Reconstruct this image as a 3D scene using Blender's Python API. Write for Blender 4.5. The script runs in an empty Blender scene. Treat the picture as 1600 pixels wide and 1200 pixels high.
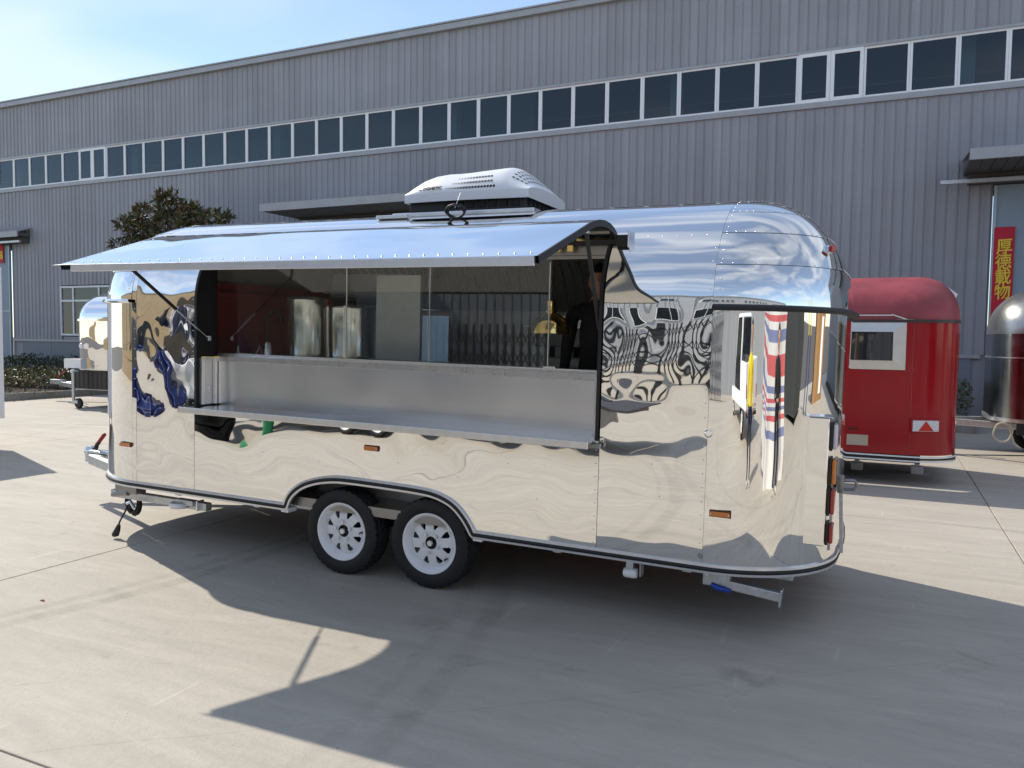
import bpy, bmesh, math, random
import numpy as np
from mathutils import Vector, Matrix
random.seed(7); RNG = np.random.default_rng(7)
scene = bpy.context.scene
COL = scene.collection
R = math.radians

# ------------------------------------------------------------------ camera
cam_d = bpy.data.cameras.new('camera'); cam = bpy.data.objects.new('camera', cam_d); COL.objects.link(cam)
scene.camera = cam
_y, _p, _r = R(25.04), R(3.236), R(0.677)
_fw = Vector((-math.sin(_y)*math.cos(_p), math.cos(_y)*math.cos(_p), -math.sin(_p)))
_rt = Vector((math.cos(_y), math.sin(_y), 0)); _up = _rt.cross(_fw)
_rt2 = math.cos(_r)*_rt + math.sin(_r)*_up; _up2 = -math.sin(_r)*_rt + math.cos(_r)*_up
m = Matrix((_rt2, _up2, -_fw)).transposed().to_4x4(); m.translation = (0, 0, 1.65)
cam.matrix_world = m
cam_d.sensor_width = 36; cam_d.lens = 36*1250/1600
cam_d.clip_start = 0.05; cam_d.clip_end = 3000

# ------------------------------------------------------------------ light
SUN = Vector((-2.13, 0.858, 2.09)).normalized()      # towards the sun
elev = math.asin(SUN.z); azim = math.atan2(SUN.x, SUN.y)
world = bpy.data.worlds.new('World'); scene.world = world; world.use_nodes = True
wn = world.node_tree; wn.nodes.clear()
wo = wn.nodes.new('ShaderNodeOutputWorld'); bg = wn.nodes.new('ShaderNodeBackground')
sky = wn.nodes.new('ShaderNodeTexSky'); sky.sky_type = 'NISHITA'; sky.sun_disc = False
sky.sun_elevation = elev; sky.sun_rotation = azim; sky.air_density = 1.0; sky.dust_density = 0.1; sky.ozone_density = 3.0
tc = wn.nodes.new('ShaderNodeTexCoord')
mp = wn.nodes.new('ShaderNodeMapping'); mp.inputs['Scale'].default_value = (0.6, 1.5, 3.0); mp.inputs['Rotation'].default_value = (0.1, 0.35, 2.2)
nz = wn.nodes.new('ShaderNodeTexNoise'); nz.inputs['Scale'].default_value = 2.6; nz.inputs['Detail'].default_value = 3; nz.inputs['Roughness'].default_value = 0.40; nz.inputs['Distortion'].default_value = 0.7
cr = wn.nodes.new('ShaderNodeValToRGB'); cr.color_ramp.elements[0].position = 0.42; cr.color_ramp.elements[1].position = 0.76
cr.color_ramp.elements[0].color = (0.13, 0.13, 0.13, 1); cr.color_ramp.elements[1].color = (0.70, 0.70, 0.70, 1)
mx = wn.nodes.new('ShaderNodeMixRGB'); mx.inputs['Color2'].default_value = (6.2, 6.4, 6.6, 1)
wn.links.new(tc.outputs['Generated'], mp.inputs['Vector']); wn.links.new(mp.outputs[0], nz.inputs['Vector'])
wn.links.new(nz.outputs[0], cr.inputs[0]); wn.links.new(cr.outputs[0], mx.inputs['Fac'])
wn.links.new(sky.outputs[0], mx.inputs['Color1']); wn.links.new(mx.outputs[0], bg.inputs['Color'])
bg.inputs['Strength'].default_value = 0.135
wn.links.new(bg.outputs[0], wo.inputs['Surface'])
sun_d = bpy.data.lights.new('sun', 'SUN'); sun_d.energy = 3.25; sun_d.angle = R(0.55); sun_d.color = (1.0, 0.935, 0.82)
sun = bpy.data.objects.new('sun', sun_d); COL.objects.link(sun)
sun.rotation_euler = (-SUN).to_track_quat('-Z', 'Y').to_euler(); sun.location = (-10, 5, 20)
scene.view_settings.view_transform = 'Standard'; scene.view_settings.look = 'None'
scene.view_settings.gamma = 1; scene.view_settings.use_curve_mapping = False
scene.view_settings.exposure = 0.38
scene.cycles.use_denoising = True
scene.cycles.max_bounces = 12; scene.cycles.glossy_bounces = 8; scene.cycles.transparent_max_bounces = 12; scene.cycles.diffuse_bounces = 4
scene.cycles.caustics_reflective = False; scene.cycles.caustics_refractive = False
scene.cycles.sample_clamp_indirect = 8

# ------------------------------------------------------------------ materials
MATS = {}
def mat(name, col, rough=0.5, metal=0.0, noise=None, bump=None, rnd=0.0, coat=0.0, spec=0.5, world_co=False, emis=None):
    """noise = (scale, amount, detail); bump = [(scale, dist, detail)...]; rnd = per object value change"""
    if name in MATS: return MATS[name]
    M = bpy.data.materials.new(name); M.use_nodes = True; MATS[name] = M
    nt = M.node_tree; b = nt.nodes['Principled BSDF']
    b.inputs['Base Color'].default_value = (*col, 1); b.inputs['Roughness'].default_value = rough; b.inputs['Metallic'].default_value = metal
    b.inputs['Coat Weight'].default_value = coat; b.inputs['Specular IOR Level'].default_value = spec
    if emis: b.inputs['Emission Color'].default_value = (*col, 1); b.inputs['Emission Strength'].default_value = emis
    if world_co: co = nt.nodes.new('ShaderNodeNewGeometry').outputs['Position']
    else: co = nt.nodes.new('ShaderNodeTexCoord').outputs['Object']
    csock = None
    if noise:
        n = nt.nodes.new('ShaderNodeTexNoise'); n.inputs['Scale'].default_value = noise[0]; n.inputs['Detail'].default_value = noise[2] if len(noise) > 2 else 5
        n.inputs['Roughness'].default_value = 0.6
        nt.links.new(co, n.inputs['Vector'])
        mr = nt.nodes.new('ShaderNodeMapRange'); mr.inputs[1].default_value = 0.3; mr.inputs[2].default_value = 0.7
        mr.inputs[3].default_value = 1-noise[1]; mr.inputs[4].default_value = 1+noise[1]
        nt.links.new(n.outputs[0], mr.inputs[0]); csock = mr.outputs[0]
        mr2 = nt.nodes.new('ShaderNodeMapRange'); mr2.inputs[3].default_value = max(0.0, rough*0.85); mr2.inputs[4].default_value = min(1, rough*1.15)
        nt.links.new(n.outputs[0], mr2.inputs[0]); nt.links.new(mr2.outputs[0], b.inputs['Roughness'])
    if rnd:
        oi = nt.nodes.new('ShaderNodeObjectInfo'); mr = nt.nodes.new('ShaderNodeMapRange')
        mr.inputs[3].default_value = 1-rnd; mr.inputs[4].default_value = 1+rnd
        nt.links.new(oi.outputs['Random'], mr.inputs[0])
        if csock:
            mu = nt.nodes.new('ShaderNodeMath'); mu.operation = 'MULTIPLY'; nt.links.new(csock, mu.inputs[0]); nt.links.new(mr.outputs[0], mu.inputs[1]); csock = mu.outputs[0]
        else: csock = mr.outputs[0]
    if csock:
        vm = nt.nodes.new('ShaderNodeVectorMath'); vm.operation = 'SCALE'; vm.inputs[0].default_value = col
        nt.links.new(csock, vm.inputs['Scale']); nt.links.new(vm.outputs[0], b.inputs['Base Color'])
    if bump:
        prev = None
        for sc_, ds, dt in bump:
            n = nt.nodes.new('ShaderNodeTexNoise'); n.inputs['Scale'].default_value = sc_; n.inputs['Detail'].default_value = dt
            nt.links.new(co, n.inputs['Vector'])
            bp = nt.nodes.new('ShaderNodeBump'); bp.inputs['Distance'].default_value = ds; bp.inputs['Strength'].default_value = 1.0
            nt.links.new(n.outputs[0], bp.inputs['Height'])
            if prev: nt.links.new(prev, bp.inputs['Normal'])
            prev = bp.outputs[0]
        nt.links.new(prev, b.inputs['Normal'])
    return M

def mirror_mat(name, col, rough, wob, seed=0.0, zmod=None):
    """polished steel sheet; wob = [(scale, distance)...] slow dents of the sheet"""
    M = bpy.data.materials.new(name); M.use_nodes = True; MATS[name] = M
    nt = M.node_tree; b = nt.nodes['Principled BSDF']
    b.inputs['Base Color'].default_value = (*col, 1); b.inputs['Metallic'].default_value = 1; b.inputs['Roughness'].default_value = rough
    co = nt.nodes.new('ShaderNodeTexCoord').outputs['Object']
    mp = nt.nodes.new('ShaderNodeMapping'); mp.inputs['Location'].default_value = (seed, seed*1.7, seed*0.6)
    nt.links.new(co, mp.inputs['Vector']); prev = None
    for sc_, ds in wob:
        n = nt.nodes.new('ShaderNodeTexNoise'); n.inputs['Scale'].default_value = sc_; n.inputs['Detail'].default_value = 0.0
        nt.links.new(mp.outputs[0], n.inputs['Vector'])
        bp = nt.nodes.new('ShaderNodeBump'); bp.inputs['Distance'].default_value = ds
        nt.links.new(n.outputs[0], bp.inputs['Height'])
        if zmod:       # the sheet lies flatter towards the floor rail
            sx = nt.nodes.new('ShaderNodeSeparateXYZ'); mz = nt.nodes.new('ShaderNodeMapRange'); mz.inputs[1].default_value = zmod[0]; mz.inputs[2].default_value = zmod[1]; mz.inputs[3].default_value = zmod[2]; mz.inputs[4].default_value = 1.0
            nt.links.new(co, sx.inputs[0]); nt.links.new(sx.outputs[2], mz.inputs[0]); nt.links.new(mz.outputs[0], bp.inputs['Strength'])
        if prev: nt.links.new(prev, bp.inputs['Normal'])
        prev = bp.outputs[0]
    if prev: nt.links.new(prev, b.inputs['Normal'])
    n = nt.nodes.new('ShaderNodeTexNoise'); n.inputs['Scale'].default_value = 6; n.inputs['Detail'].default_value = 6
    mr = nt.nodes.new('ShaderNodeMapRange'); mr.inputs[3].default_value = rough*0.3; mr.inputs[4].default_value = rough*1.7
    nt.links.new(mp.outputs[0], n.inputs['Vector']); nt.links.new(n.outputs[0], mr.inputs[0]); nt.links.new(mr.outputs[0], b.inputs['Roughness'])
    return M

def glass_mat(name, tint, ior, rough=0.0):
    M = bpy.data.materials.new(name); M.use_nodes = True; MATS[name] = M
    nt = M.node_tree; nt.nodes.remove(nt.nodes['Principled BSDF']); o = nt.nodes['Material Output']
    t = nt.nodes.new('ShaderNodeBsdfTransparent'); t.inputs[0].default_value = (*tint, 1)
    g = nt.nodes.new('ShaderNodeBsdfGlossy'); g.inputs['Roughness'].default_value = rough; g.inputs['Color'].default_value = (.95, .97, 1, 1)
    f = nt.nodes.new('ShaderNodeFresnel'); ge = nt.nodes.new('ShaderNodeNewGeometry'); mr = nt.nodes.new('ShaderNodeMapRange'); mr.inputs[3].default_value = ior; mr.inputs[4].default_value = 1/ior
    nt.links.new(ge.outputs['Backfacing'], mr.inputs[0]); nt.links.new(mr.outputs[0], f.inputs['IOR'])     # the inner face of a pane reflects like its outer face
    x = nt.nodes.new('ShaderNodeMixShader'); nt.links.new(f.outputs[0], x.inputs[0]); nt.links.new(t.outputs[0], x.inputs[1]); nt.links.new(g.outputs[0], x.inputs[2])
    nt.links.new(x.outputs[0], o.inputs['Surface']); return M

def concrete_mat():
    M = bpy.data.materials.new('concrete'); M.use_nodes = True; nt = M.node_tree; b = nt.nodes['Principled BSDF']; N = nt.nodes.new; LK = nt.links.new
    pos = N('ShaderNodeNewGeometry').outputs['Position']
    def noise(scale, detail, sx=1, sy=1, rot=0, dist=0, ro=.6):
        mp = N('ShaderNodeMapping'); mp.inputs['Scale'].default_value = (sx, sy, 1); mp.inputs['Rotation'].default_value = (0, 0, rot); LK(pos, mp.inputs[0])
        n = N('ShaderNodeTexNoise'); n.inputs['Scale'].default_value = scale; n.inputs['Detail'].default_value = detail; n.inputs['Distortion'].default_value = dist; n.inputs['Roughness'].default_value = ro
        LK(mp.outputs[0], n.inputs['Vector']); return n.outputs[0]
    def rng(s, a, b_, c, d):
        mr = N('ShaderNodeMapRange'); mr.inputs[1].default_value = a; mr.inputs[2].default_value = b_; mr.inputs[3].default_value = c; mr.inputs[4].default_value = d; LK(s, mr.inputs[0]); return mr.outputs[0]
    def mul(a, b_):
        mm = N('ShaderNodeMath'); mm.operation = 'MULTIPLY'; LK(a, mm.inputs[0]); LK(b_, mm.inputs[1]); return mm.outputs[0]
    v = rng(noise(0.35, 4), .3, .7, .95, 1.05)
    v = mul(v, rng(noise(1.3, 7, 0.30, 2.4, .12, 1.0, .68), .35, .68, .89, 1.06))          # trowel streaks
    v = mul(v, rng(noise(7, 9, .5, 1.7, .1, 0, .7), .3, .7, .91, 1.07))
    v = mul(v, rng(noise(140, 3), .3, .75, .90, 1.07))
    v = mul(v, rng(noise(2.4, 2, 1, 1, 0, 2.0), .66, .74, 1.0, .86))              # damp-looking old stains
    v = mul(v, rng(noise(23, 2, 1, 1), .74, .78, 1.0, .72))                       # specks
    v = mul(v, rng(noise(4.5, 1, 3, .25, .5, .4), .72, .75, 1.0, 1.12))           # pale scratches
    # tyre tracks swung round in arcs
    sep = N('ShaderNodeSeparateXYZ'); LK(pos, sep.inputs[0])
    wob = rng(noise(1.1, 2), 0, 1, -.06, .06)
    trk_n = rng(noise(5, 4), .35, .65, .25, 1.0)
    for cx, cy, rad, w, amt in [(-10.2, 4.6, 6.0, .08, .22), (-10.2, 4.6, 5.82, .06, .16), (-9.8, 2.0, 8.02, .09, .16), (-9.8, 2.0, 7.8, .05, .10), (5.5, -3.5, 6.6, .10, .12), (5.5, -3.5, 8.1, .10, .12), (-3, 12.5, 10.4, .12, .09), (-3, 12.5, 12.0, .12, .08)]:
        cb = N('ShaderNodeCombineXYZ'); cb.inputs[0].default_value = cx; cb.inputs[1].default_value = cy
        dd = N('ShaderNodeVectorMath'); dd.operation = 'DISTANCE'; LK(pos, dd.inputs[0]); LK(cb.outputs[0], dd.inputs[1])
        a = N('ShaderNodeMath'); a.operation = 'ADD'; LK(dd.outputs['Value'], a.inputs[0]); LK(wob, a.inputs[1])
        s = N('ShaderNodeMath'); s.operation = 'SUBTRACT'; LK(a.outputs[0], s.inputs[0]); s.inputs[1].default_value = rad
        ab = N('ShaderNodeMath'); ab.operation = 'ABSOLUTE'; LK(s.outputs[0], ab.inputs[0])
        ring = rng(ab.outputs[0], w*.5, w, amt, 0.0)
        tt = mul(ring, trk_n); inv = N('ShaderNodeMath'); inv.operation = 'SUBTRACT'; inv.inputs[0].default_value = 1.0; LK(tt, inv.inputs[1]); v = mul(v, inv.outputs[0])
    for cx, cy, rad, amt in [(-.62, 4.0, .10, .78), (-.50, 3.93, .06, .8), (-2.35, 3.95, .16, .8), (-4.6, 4.4, .07, .75), (3.2, 9.0, .3, .8)]:   # oil spots
        cb = N('ShaderNodeCombineXYZ'); cb.inputs[0].default_value = cx; cb.inputs[1].default_value = cy
        dd = N('ShaderNodeVectorMath'); dd.operation = 'DISTANCE'; LK(pos, dd.inputs[0]); LK(cb.outputs[0], dd.inputs[1])
        a = N('ShaderNodeMath'); a.operation = 'ADD'; LK(dd.outputs['Value'], a.inputs[0]); LK(rng(noise(14, 5), 0, 1, -rad*.9, rad*.9), a.inputs[1])
        v = mul(v, rng(a.outputs[0], rad*.35, rad, amt, 1.0))
    cw = N('ShaderNodeTexVoronoi'); cw.feature = 'DISTANCE_TO_EDGE'; cw.inputs['Scale'].default_value = .16
    mpv = N('ShaderNodeMixRGB'); mpv.inputs[0].default_value = .06; LK(pos, mpv.inputs[1]); n3 = N('ShaderNodeTexNoise'); n3.inputs['Scale'].default_value = 2.5; n3.inputs['Detail'].default_value = 6; LK(pos, n3.inputs['Vector']); LK(n3.outputs['Color'], mpv.inputs[2]); LK(mpv.outputs[0], cw.inputs['Vector'])
    v = mul(v, rng(cw.outputs['Distance'], .0003, .0008, .90, 1.0))             # hairline cracks
    oi = N('ShaderNodeObjectInfo'); v = mul(v, rng(oi.outputs['Random'], 0, 1, .97, 1.03))
    vm = N('ShaderNodeVectorMath'); vm.operation = 'SCALE'; vm.inputs[0].default_value = (.525, .475, .40); LK(v, vm.inputs['Scale']); LK(vm.outputs[0], b.inputs['Base Color'])
    b.inputs['Roughness'].default_value = .72; b.inputs['Specular IOR Level'].default_value = .3
    bp = N('ShaderNodeBump'); bp.inputs['Distance'].default_value = .004; LK(noise(25, 6), bp.inputs['Height']); LK(bp.outputs[0], b.inputs['Normal'])
    return M

CONC = concrete_mat()
STEEL = (.90, .885, .855)
WOB = [(1.7, .0135), (4.2, .0030)]
mirror = [mirror_mat('polished_steel_%d' % i, STEEL, .012, WOB, seed=i*3.17) for i in range(6)]
mirror_wavy = mirror_mat('polished_steel_wavy', STEEL, .012, [(2.1, .0125), (5.0, .0040)], 5.2, (.95, 1.45, .25))
mirror_strong = mirror_mat('polished_steel_dented', STEEL, .012, [(2.6, .024), (6.5, .006)], 2.2, (.8, 1.3, .45))
mirror_roof = mirror_mat('polished_steel_roof', STEEL, .05, [(1.2, .006), (7.0, .0008)], 9.0)
mirror_dome = mirror_mat('polished_steel_dome', STEEL, .045, [(2.0, .002)], 4.0)
brushed = mat('brushed_steel', (.62, .62, .62), .28, 1.0, noise=(9, .06), bump=[(2.5, .006, 1)])
brushed_dark = mat('dull_steel', (.33, .33, .33), .42, 1.0, noise=(6, .15))
inner = mat('steel_lining', (.66, .66, .64), .36, .30, noise=(5, .12), bump=[(2, .004, 1)])
alu = mat('aluminium', (.80, .80, .80), .32, 1.0, noise=(14, .05))
galv = mat('galvanised_steel', (.60, .62, .64), .42, .85, noise=(30, .15, 3))
black_rub = mat('black_rubber', (.014, .014, .016), .55, noise=(20, .2))
black_pl = mat('black_plastic', (.015, .015, .016), .38, noise=(20, .15))
white_pl = mat('white_plastic', (.90, .91, .92), .32, noise=(4, .03), bump=[(40, .0006, 2)])
white_paint = mat('white_paint', (.90, .91, .92), .32, noise=(9, .04))
amber = mat('amber_lens', (.72, .20, .01), .18, noise=(40, .1), coat=.6)
red_lens = mat('red_lens', (.42, .012, .012), .15, noise=(40, .1), coat=.6)
clear_lens = mat('clear_lens', (.72, .72, .74), .12, noise=(60, .12), coat=.6)
red_paint = mat('red_paint', (.35, .004, .010), .16, noise=(1.5, .08), coat=.12, spec=.35, bump=[(1.8, .006, 1)])
red_dusty = mat('dusty_red_paint', (.33, .055, .065), .42, noise=(2.5, .30, 8))
def siding_mat(name, col):
    M = mat(name, col, .46, noise=(.9, .05, 6), rnd=.045, world_co=True); nt = M.node_tree; b_ = nt.nodes['Principled BSDF']; N = nt.nodes.new
    src = b_.inputs['Base Color'].links[0].from_socket; pos = N('ShaderNodeNewGeometry').outputs['Position']
    for sc_, lo, hi, p0, p1 in (((2.6, 1, .10), .92, 1.04, .35, .65), ((9, 1, .22), .94, 1.03, .35, .6), ((.22, 1, .5), .93, 1.06, .3, .7)):
        mp = N('ShaderNodeMapping'); mp.inputs['Scale'].default_value = sc_; nt.links.new(pos, mp.inputs[0])
        n = N('ShaderNodeTexNoise'); n.inputs['Scale'].default_value = 1.0; n.inputs['Detail'].default_value = 5; nt.links.new(mp.outputs[0], n.inputs['Vector'])
        mr = N('ShaderNodeMapRange'); mr.inputs[1].default_value = p0; mr.inputs[2].default_value = p1; mr.inputs[3].default_value = lo; mr.inputs[4].default_value = hi; nt.links.new(n.outputs[0], mr.inputs[0])
        v = N('ShaderNodeVectorMath'); v.operation = 'SCALE'; nt.links.new(src, v.inputs[0]); nt.links.new(mr.outputs[0], v.inputs['Scale']); src = v.outputs[0]
    nt.links.new(src, b_.inputs['Base Color']); return M
wall_grey = siding_mat('siding_paint', (.355, .355, .382))
dado_grey = mat('plinth_paint', (.21, .23, .265), .5, noise=(1.2, .1, 6), rnd=.04, world_co=True)
flash_grey = mat('flashing_metal', (.40, .40, .41), .45, .3, noise=(3, .08))
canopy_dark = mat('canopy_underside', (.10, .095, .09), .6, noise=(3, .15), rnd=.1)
win_white = mat('window_frame_white', (.90, .91, .92), .4, noise=(6, .05))
win_glass = glass_mat('window_glass', (.45, .53, .55), 1.6)
serv_glass = glass_mat('serving_glass', (.93, .95, .94), 1.62)
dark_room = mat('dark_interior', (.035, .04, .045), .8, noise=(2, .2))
col_paint = mat('column_paint', (.75, .80, .84), .6, noise=(2, .1))
door_blue = mat('door_blue_grey', (.28, .35, .42), .45, noise=(1.5, .07), rnd=.04)
banner_red = mat('banner_red', (.60, .012, .04), .6, noise=(3, .1))
gold_ink = mat('gold_ink', (.95, .66, .05), .5, noise=(40, .1))
brass = mat('polished_brass', (.86, .62, .22), .08, 1.0, noise=(8, .05))
kerb_c = mat('kerb_concrete', (.30, .28, .25), .8, noise=(3, .25, 7), rnd=.08, bump=[(30, .004, 4)], world_co=True)
soil = mat('soil', (.07, .05, .035), .9, noise=(8, .4), bump=[(15, .03, 4)], world_co=True)
bark = mat('bark', (.09, .07, .05), .85, noise=(12, .3), bump=[(20, .01, 4)])
blue_lever = mat('blue_plastic', (.01, .05, .35), .3, noise=(10, .1))
red_grip = mat('red_grip', (.36, .01, .015), .4, noise=(10, .1))
ink = mat('dark_print', (.03, .03, .035), .5, noise=(20, .1))
zinc = mat('zinc_plate', (.70, .74, .80), .25, 1.0, noise=(14, .12))

# ------------------------------------------------------------------ mesh helpers
class MB:
    def __init__(s): s.v = []; s.f = []
    def add(s, vs, fs):
        o = len(s.v); s.v += [tuple(v) for v in vs]; s.f += [tuple(i+o for i in f) for f in fs]; return s
    def box(s, c, d, rot=None, ch=0.0):
        hx, hy, hz = d[0]/2, d[1]/2, d[2]/2
        if ch <= 0:
            vs = [Vector((x*hx, y*hy, z*hz)) for x in (-1, 1) for y in (-1, 1) for z in (-1, 1)]
            fs = [(0, 1, 3, 2), (4, 6, 7, 5), (0, 4, 5, 1), (2, 3, 7, 6), (0, 2, 6, 4), (1, 5, 7, 3)]
        else:
            bm = bmesh.new(); bmesh.ops.create_cube(bm, size=1)
            for v in bm.verts: v.co = Vector((v.co.x*d[0], v.co.y*d[1], v.co.z*d[2]))
            bmesh.ops.bevel(bm, geom=bm.edges[:], offset=ch, segments=2, affect='EDGES', profile=.5)
            bm.verts.index_update(); vs = [v.co.copy() for v in bm.verts]; fs = [tuple(v.index for v in f.verts) for f in bm.faces]; bm.free()
        if rot is not None: vs = [rot @ v for v in vs]
        return s.add([v+Vector(c) for v in vs], fs)
    def b2(s, lo, hi, ch=0.0):
        return s.box([(a+b)/2 for a, b in zip(lo, hi)], [b-a for a, b in zip(lo, hi)], None, ch)
    def tube(s, pts, r, n=10, cap=True, closed=False):
        pts = [Vector(p) for p in pts]; rs = r if isinstance(r, (list, tuple)) else [r]*len(pts)
        vs = []; fs = []; up = None; m = len(pts)
        for i, p in enumerate(pts):
            if closed: t = (pts[(i+1) % m]-pts[i-1]).normalized()
            else: t = (pts[min(i+1, m-1)]-pts[max(i-1, 0)]).normalized()
            if up is None:
                up = t.orthogonal().normalized()
            else:
                up = (up-t*up.dot(t)); up = up.normalized() if up.length > 1e-6 else t.orthogonal().normalized()
            w = t.cross(up)
            for k in range(n):
                a = 2*math.pi*k/n; vs.append(p+(up*math.cos(a)+w*math.sin(a))*rs[i])
        for i in range(m if closed else m-1):
            j = (i+1) % m
            for k in range(n):
                l = (k+1) % n; fs.append((i*n+k, i*n+l, j*n+l, j*n+k))
        if cap and not closed: fs.append(tuple(range(n-1, -1, -1))); fs.append(tuple((m-1)*n+k for k in range(n)))
        return s.add(vs, fs)
    def cyl(s, a, b, r, n=16, r2=None): return s.tube([a, b], [r, r if r2 is None else r2], n)
    def lathe(s, prof, n=32, axis='y', c=(0, 0, 0), a0=0, a1=2*math.pi):
        """prof = [(radius, along axis)...]"""
        vs = []; fs = []; full = abs(a1-a0-2*math.pi) < 1e-6; q = n if full else n+1; k = len(prof)
        for i in range(q):
            a = a0+(a1-a0)*i/n; ca, sa = math.cos(a), math.sin(a)
            for r, h in prof:
                p = {'y': (r*ca, h, r*sa), 'z': (r*ca, r*sa, h), 'x': (h, r*ca, r*sa)}[axis]
                vs.append((p[0]+c[0], p[1]+c[1], p[2]+c[2]))
        for i in range(n):
            j = (i+1) % q
            for l in range(k-1): fs.append((i*k+l, i*k+l+1, j*k+l+1, j*k+l))
        return s.add(vs, fs)
    def grid(s, rows, close_u=False):
        k = len(rows[0]); vs = [p for r in rows for p in r]; fs = []
        for i in range(len(rows)-1 if not close_u else len(rows)):
            j = (i+1) % len(rows)
            for l in range(k-1): fs.append((i*k+l, i*k+l+1, j*k+l+1, j*k+l))
        return s.add(vs, fs)
    def prism(s, poly, z0, z1, fn=lambda a, b, c: (a, b, c)):
        n = len(poly); vs = [fn(p[0], p[1], z0) for p in poly]+[fn(p[0], p[1], z1) for p in poly]
        fs = [tuple(range(n-1, -1, -1)), tuple(range(n, 2*n))]+[(i, (i+1) % n, n+(i+1) % n, n+i) for i in range(n)]
        return s.add(vs, fs)
    def mesh(s, name, material=None, smooth=False):
        me = bpy.data.meshes.new(name); me.from_pydata(s.v, [], s.f)
        bm = bmesh.new(); bm.from_mesh(me); bmesh.ops.recalc_face_normals(bm, faces=bm.faces); bm.to_mesh(me); bm.free()
        if material: me.materials.append(material)
        if smooth: me.polygons.foreach_set('use_smooth', [True]*len(me.polygons)); me.set_sharp_from_angle(angle=R(smooth if smooth is not True else 35))
        return me
    def build(s, name, material, parent=None, smooth=False, loc=None, rot=None, **props):
        return link(name, s.mesh(name, material, smooth), parent, loc, rot, **props)

def link(name, me, parent=None, loc=None, rot=None, **props):
    o = bpy.data.objects.new(name, me); COL.objects.link(o)
    if parent: o.parent = parent
    if loc is not None: o.location = loc
    if rot is not None: o.rotation_euler = rot
    for k, v in props.items(): o[k] = v
    return o
def empty(name, loc=(0, 0, 0), rot=(0, 0, 0), **props): 
    o = link(name, None, None, loc, rot, **props); o.empty_display_size = .2; return o
def copy_tree(o, parent=None, **props):
    c = o.copy(); COL.objects.link(c)
    if parent: c.parent = parent
    for k, v in props.items(): c[k] = v
    for ch in list(o.children): copy_tree(ch, c)
    return c
def text_mesh(s, size, material, extrude=.001, name='lettering'):
    cu = bpy.data.curves.new('t', 'FONT'); cu.body = s; cu.size = size; cu.extrude = extrude; cu.align_x = 'CENTER'; cu.align_y = 'CENTER'; cu.resolution_u = 4
    o = bpy.data.objects.new('t', cu); COL.objects.link(o); dg = bpy.context.evaluated_depsgraph_get()
    me = bpy.data.meshes.new_from_object(o.evaluated_get(dg)); bpy.data.objects.remove(o); bpy.data.curves.remove(cu)
    me.name = name; me.materials.clear(); me.materials.append(material); return me

# ================================================================== setting: ground
g = MB(); g.add([(-300, -300, -.03), (300, -300, -.03), (300, 300, -.03), (-300, 300, -.03)], [(0, 1, 2, 3)])
ground = g.build('ground', mat('joint_fill', (.10, .09, .08), .9, noise=(4, .3), world_co=True), kind='structure')
SL = 6.3
sl = MB(); sl.b2((-SL/2+.004, -SL/2+.004, -.12), (SL/2-.004, SL/2-.004, 0), .006); sl_me = sl.mesh('concrete_slab', CONC)
for i in range(-8, 6):
    for j in range(-6, 4):
        link('concrete_slab', sl_me, ground, (1.0+SL*(i-.5), 1.94+SL*(j+.5), 0))

# ================================================================== factory building behind
WY = 18.5
fac = empty('factory_building', (-12, WY, 0), label='long grey ribbed-metal factory building with a ribbon of windows behind the trailers', category='building')
FX0, FX1 = -62.0, 24.0
def fl(x, y, z): return (x+12, y-WY, z)
RP = .1955
def panel_mesh(z0, z1, name, off=0.0):
    # one cover width of siding: flat pan with a trapezoid rib at its left edge
    prof = [(0, -.004), (.002, -.026), (.010, -.026), (.022, -.002), (.085, 0), (.088, -.004), (.094, -.004), (.097, 0), (RP-.014, -.004), (RP-.001, -.026), (RP, -.004)]
    b = MB(); rows = [[(x, y-off, z0) for x, y in prof], [(x, y-off, z1) for x, y in prof]]
    b.grid(rows); return b.mesh(name, wall_grey)
up_me = panel_mesh(7.84, 9.62, 'siding_panel'); lo_me = panel_mesh(1.44, 6.70, 'siding_panel'); sh_me = panel_mesh(5.30, 6.70, 'siding_panel')
DOORS = [(-33.0, -28.45), (-14.9, -9.8), (1.80, 9.6)]      # sliding door openings
LOWWIN = (-25.86, -22.0, 1.58, 3.27)
wl_me = panel_mesh(3.30, 6.70, 'siding_panel')
farb = {'u': MB(), 'l': MB()}
prof = [(0, -.004), (.002, -.026), (.010, -.026), (.022, -.002), (RP-.014, -.004), (RP-.001, -.026), (RP, -.004)]
n0 = int((FX0)/RP); n1 = int(FX1/RP)
for k in range(n0, n1):
    x = k*RP
    near = -13.5 < x < 2.6
    dr = any(a-.05 < x+RP/2 < b+.05 for a, b in DOORS); wn_ = LOWWIN[0] < x+RP/2 < LOWWIN[1]
    me = sh_me if dr else (wl_me if wn_ else lo_me)
    if near:
        link('siding_panel', up_me, fac, fl(x, WY, 0)); link('siding_panel', me, fac, fl(x, WY, 0))
    else:
        z0 = 5.30 if dr else (3.30 if wn_ else 1.44)
        farb['u'].grid([[fl(x+a, WY+b, 7.84) for a, b in prof], [fl(x+a, WY+b, 9.62) for a, b in prof]])
        farb['l'].grid([[fl(x+a, WY+b, z0) for a, b in prof], [fl(x+a, WY+b, 6.70) for a, b in prof]])
farb['u'].build('far_siding', wall_grey, fac, kind='stuff'); farb['l'].build('far_siding', wall_grey, fac, kind='stuff')
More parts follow.
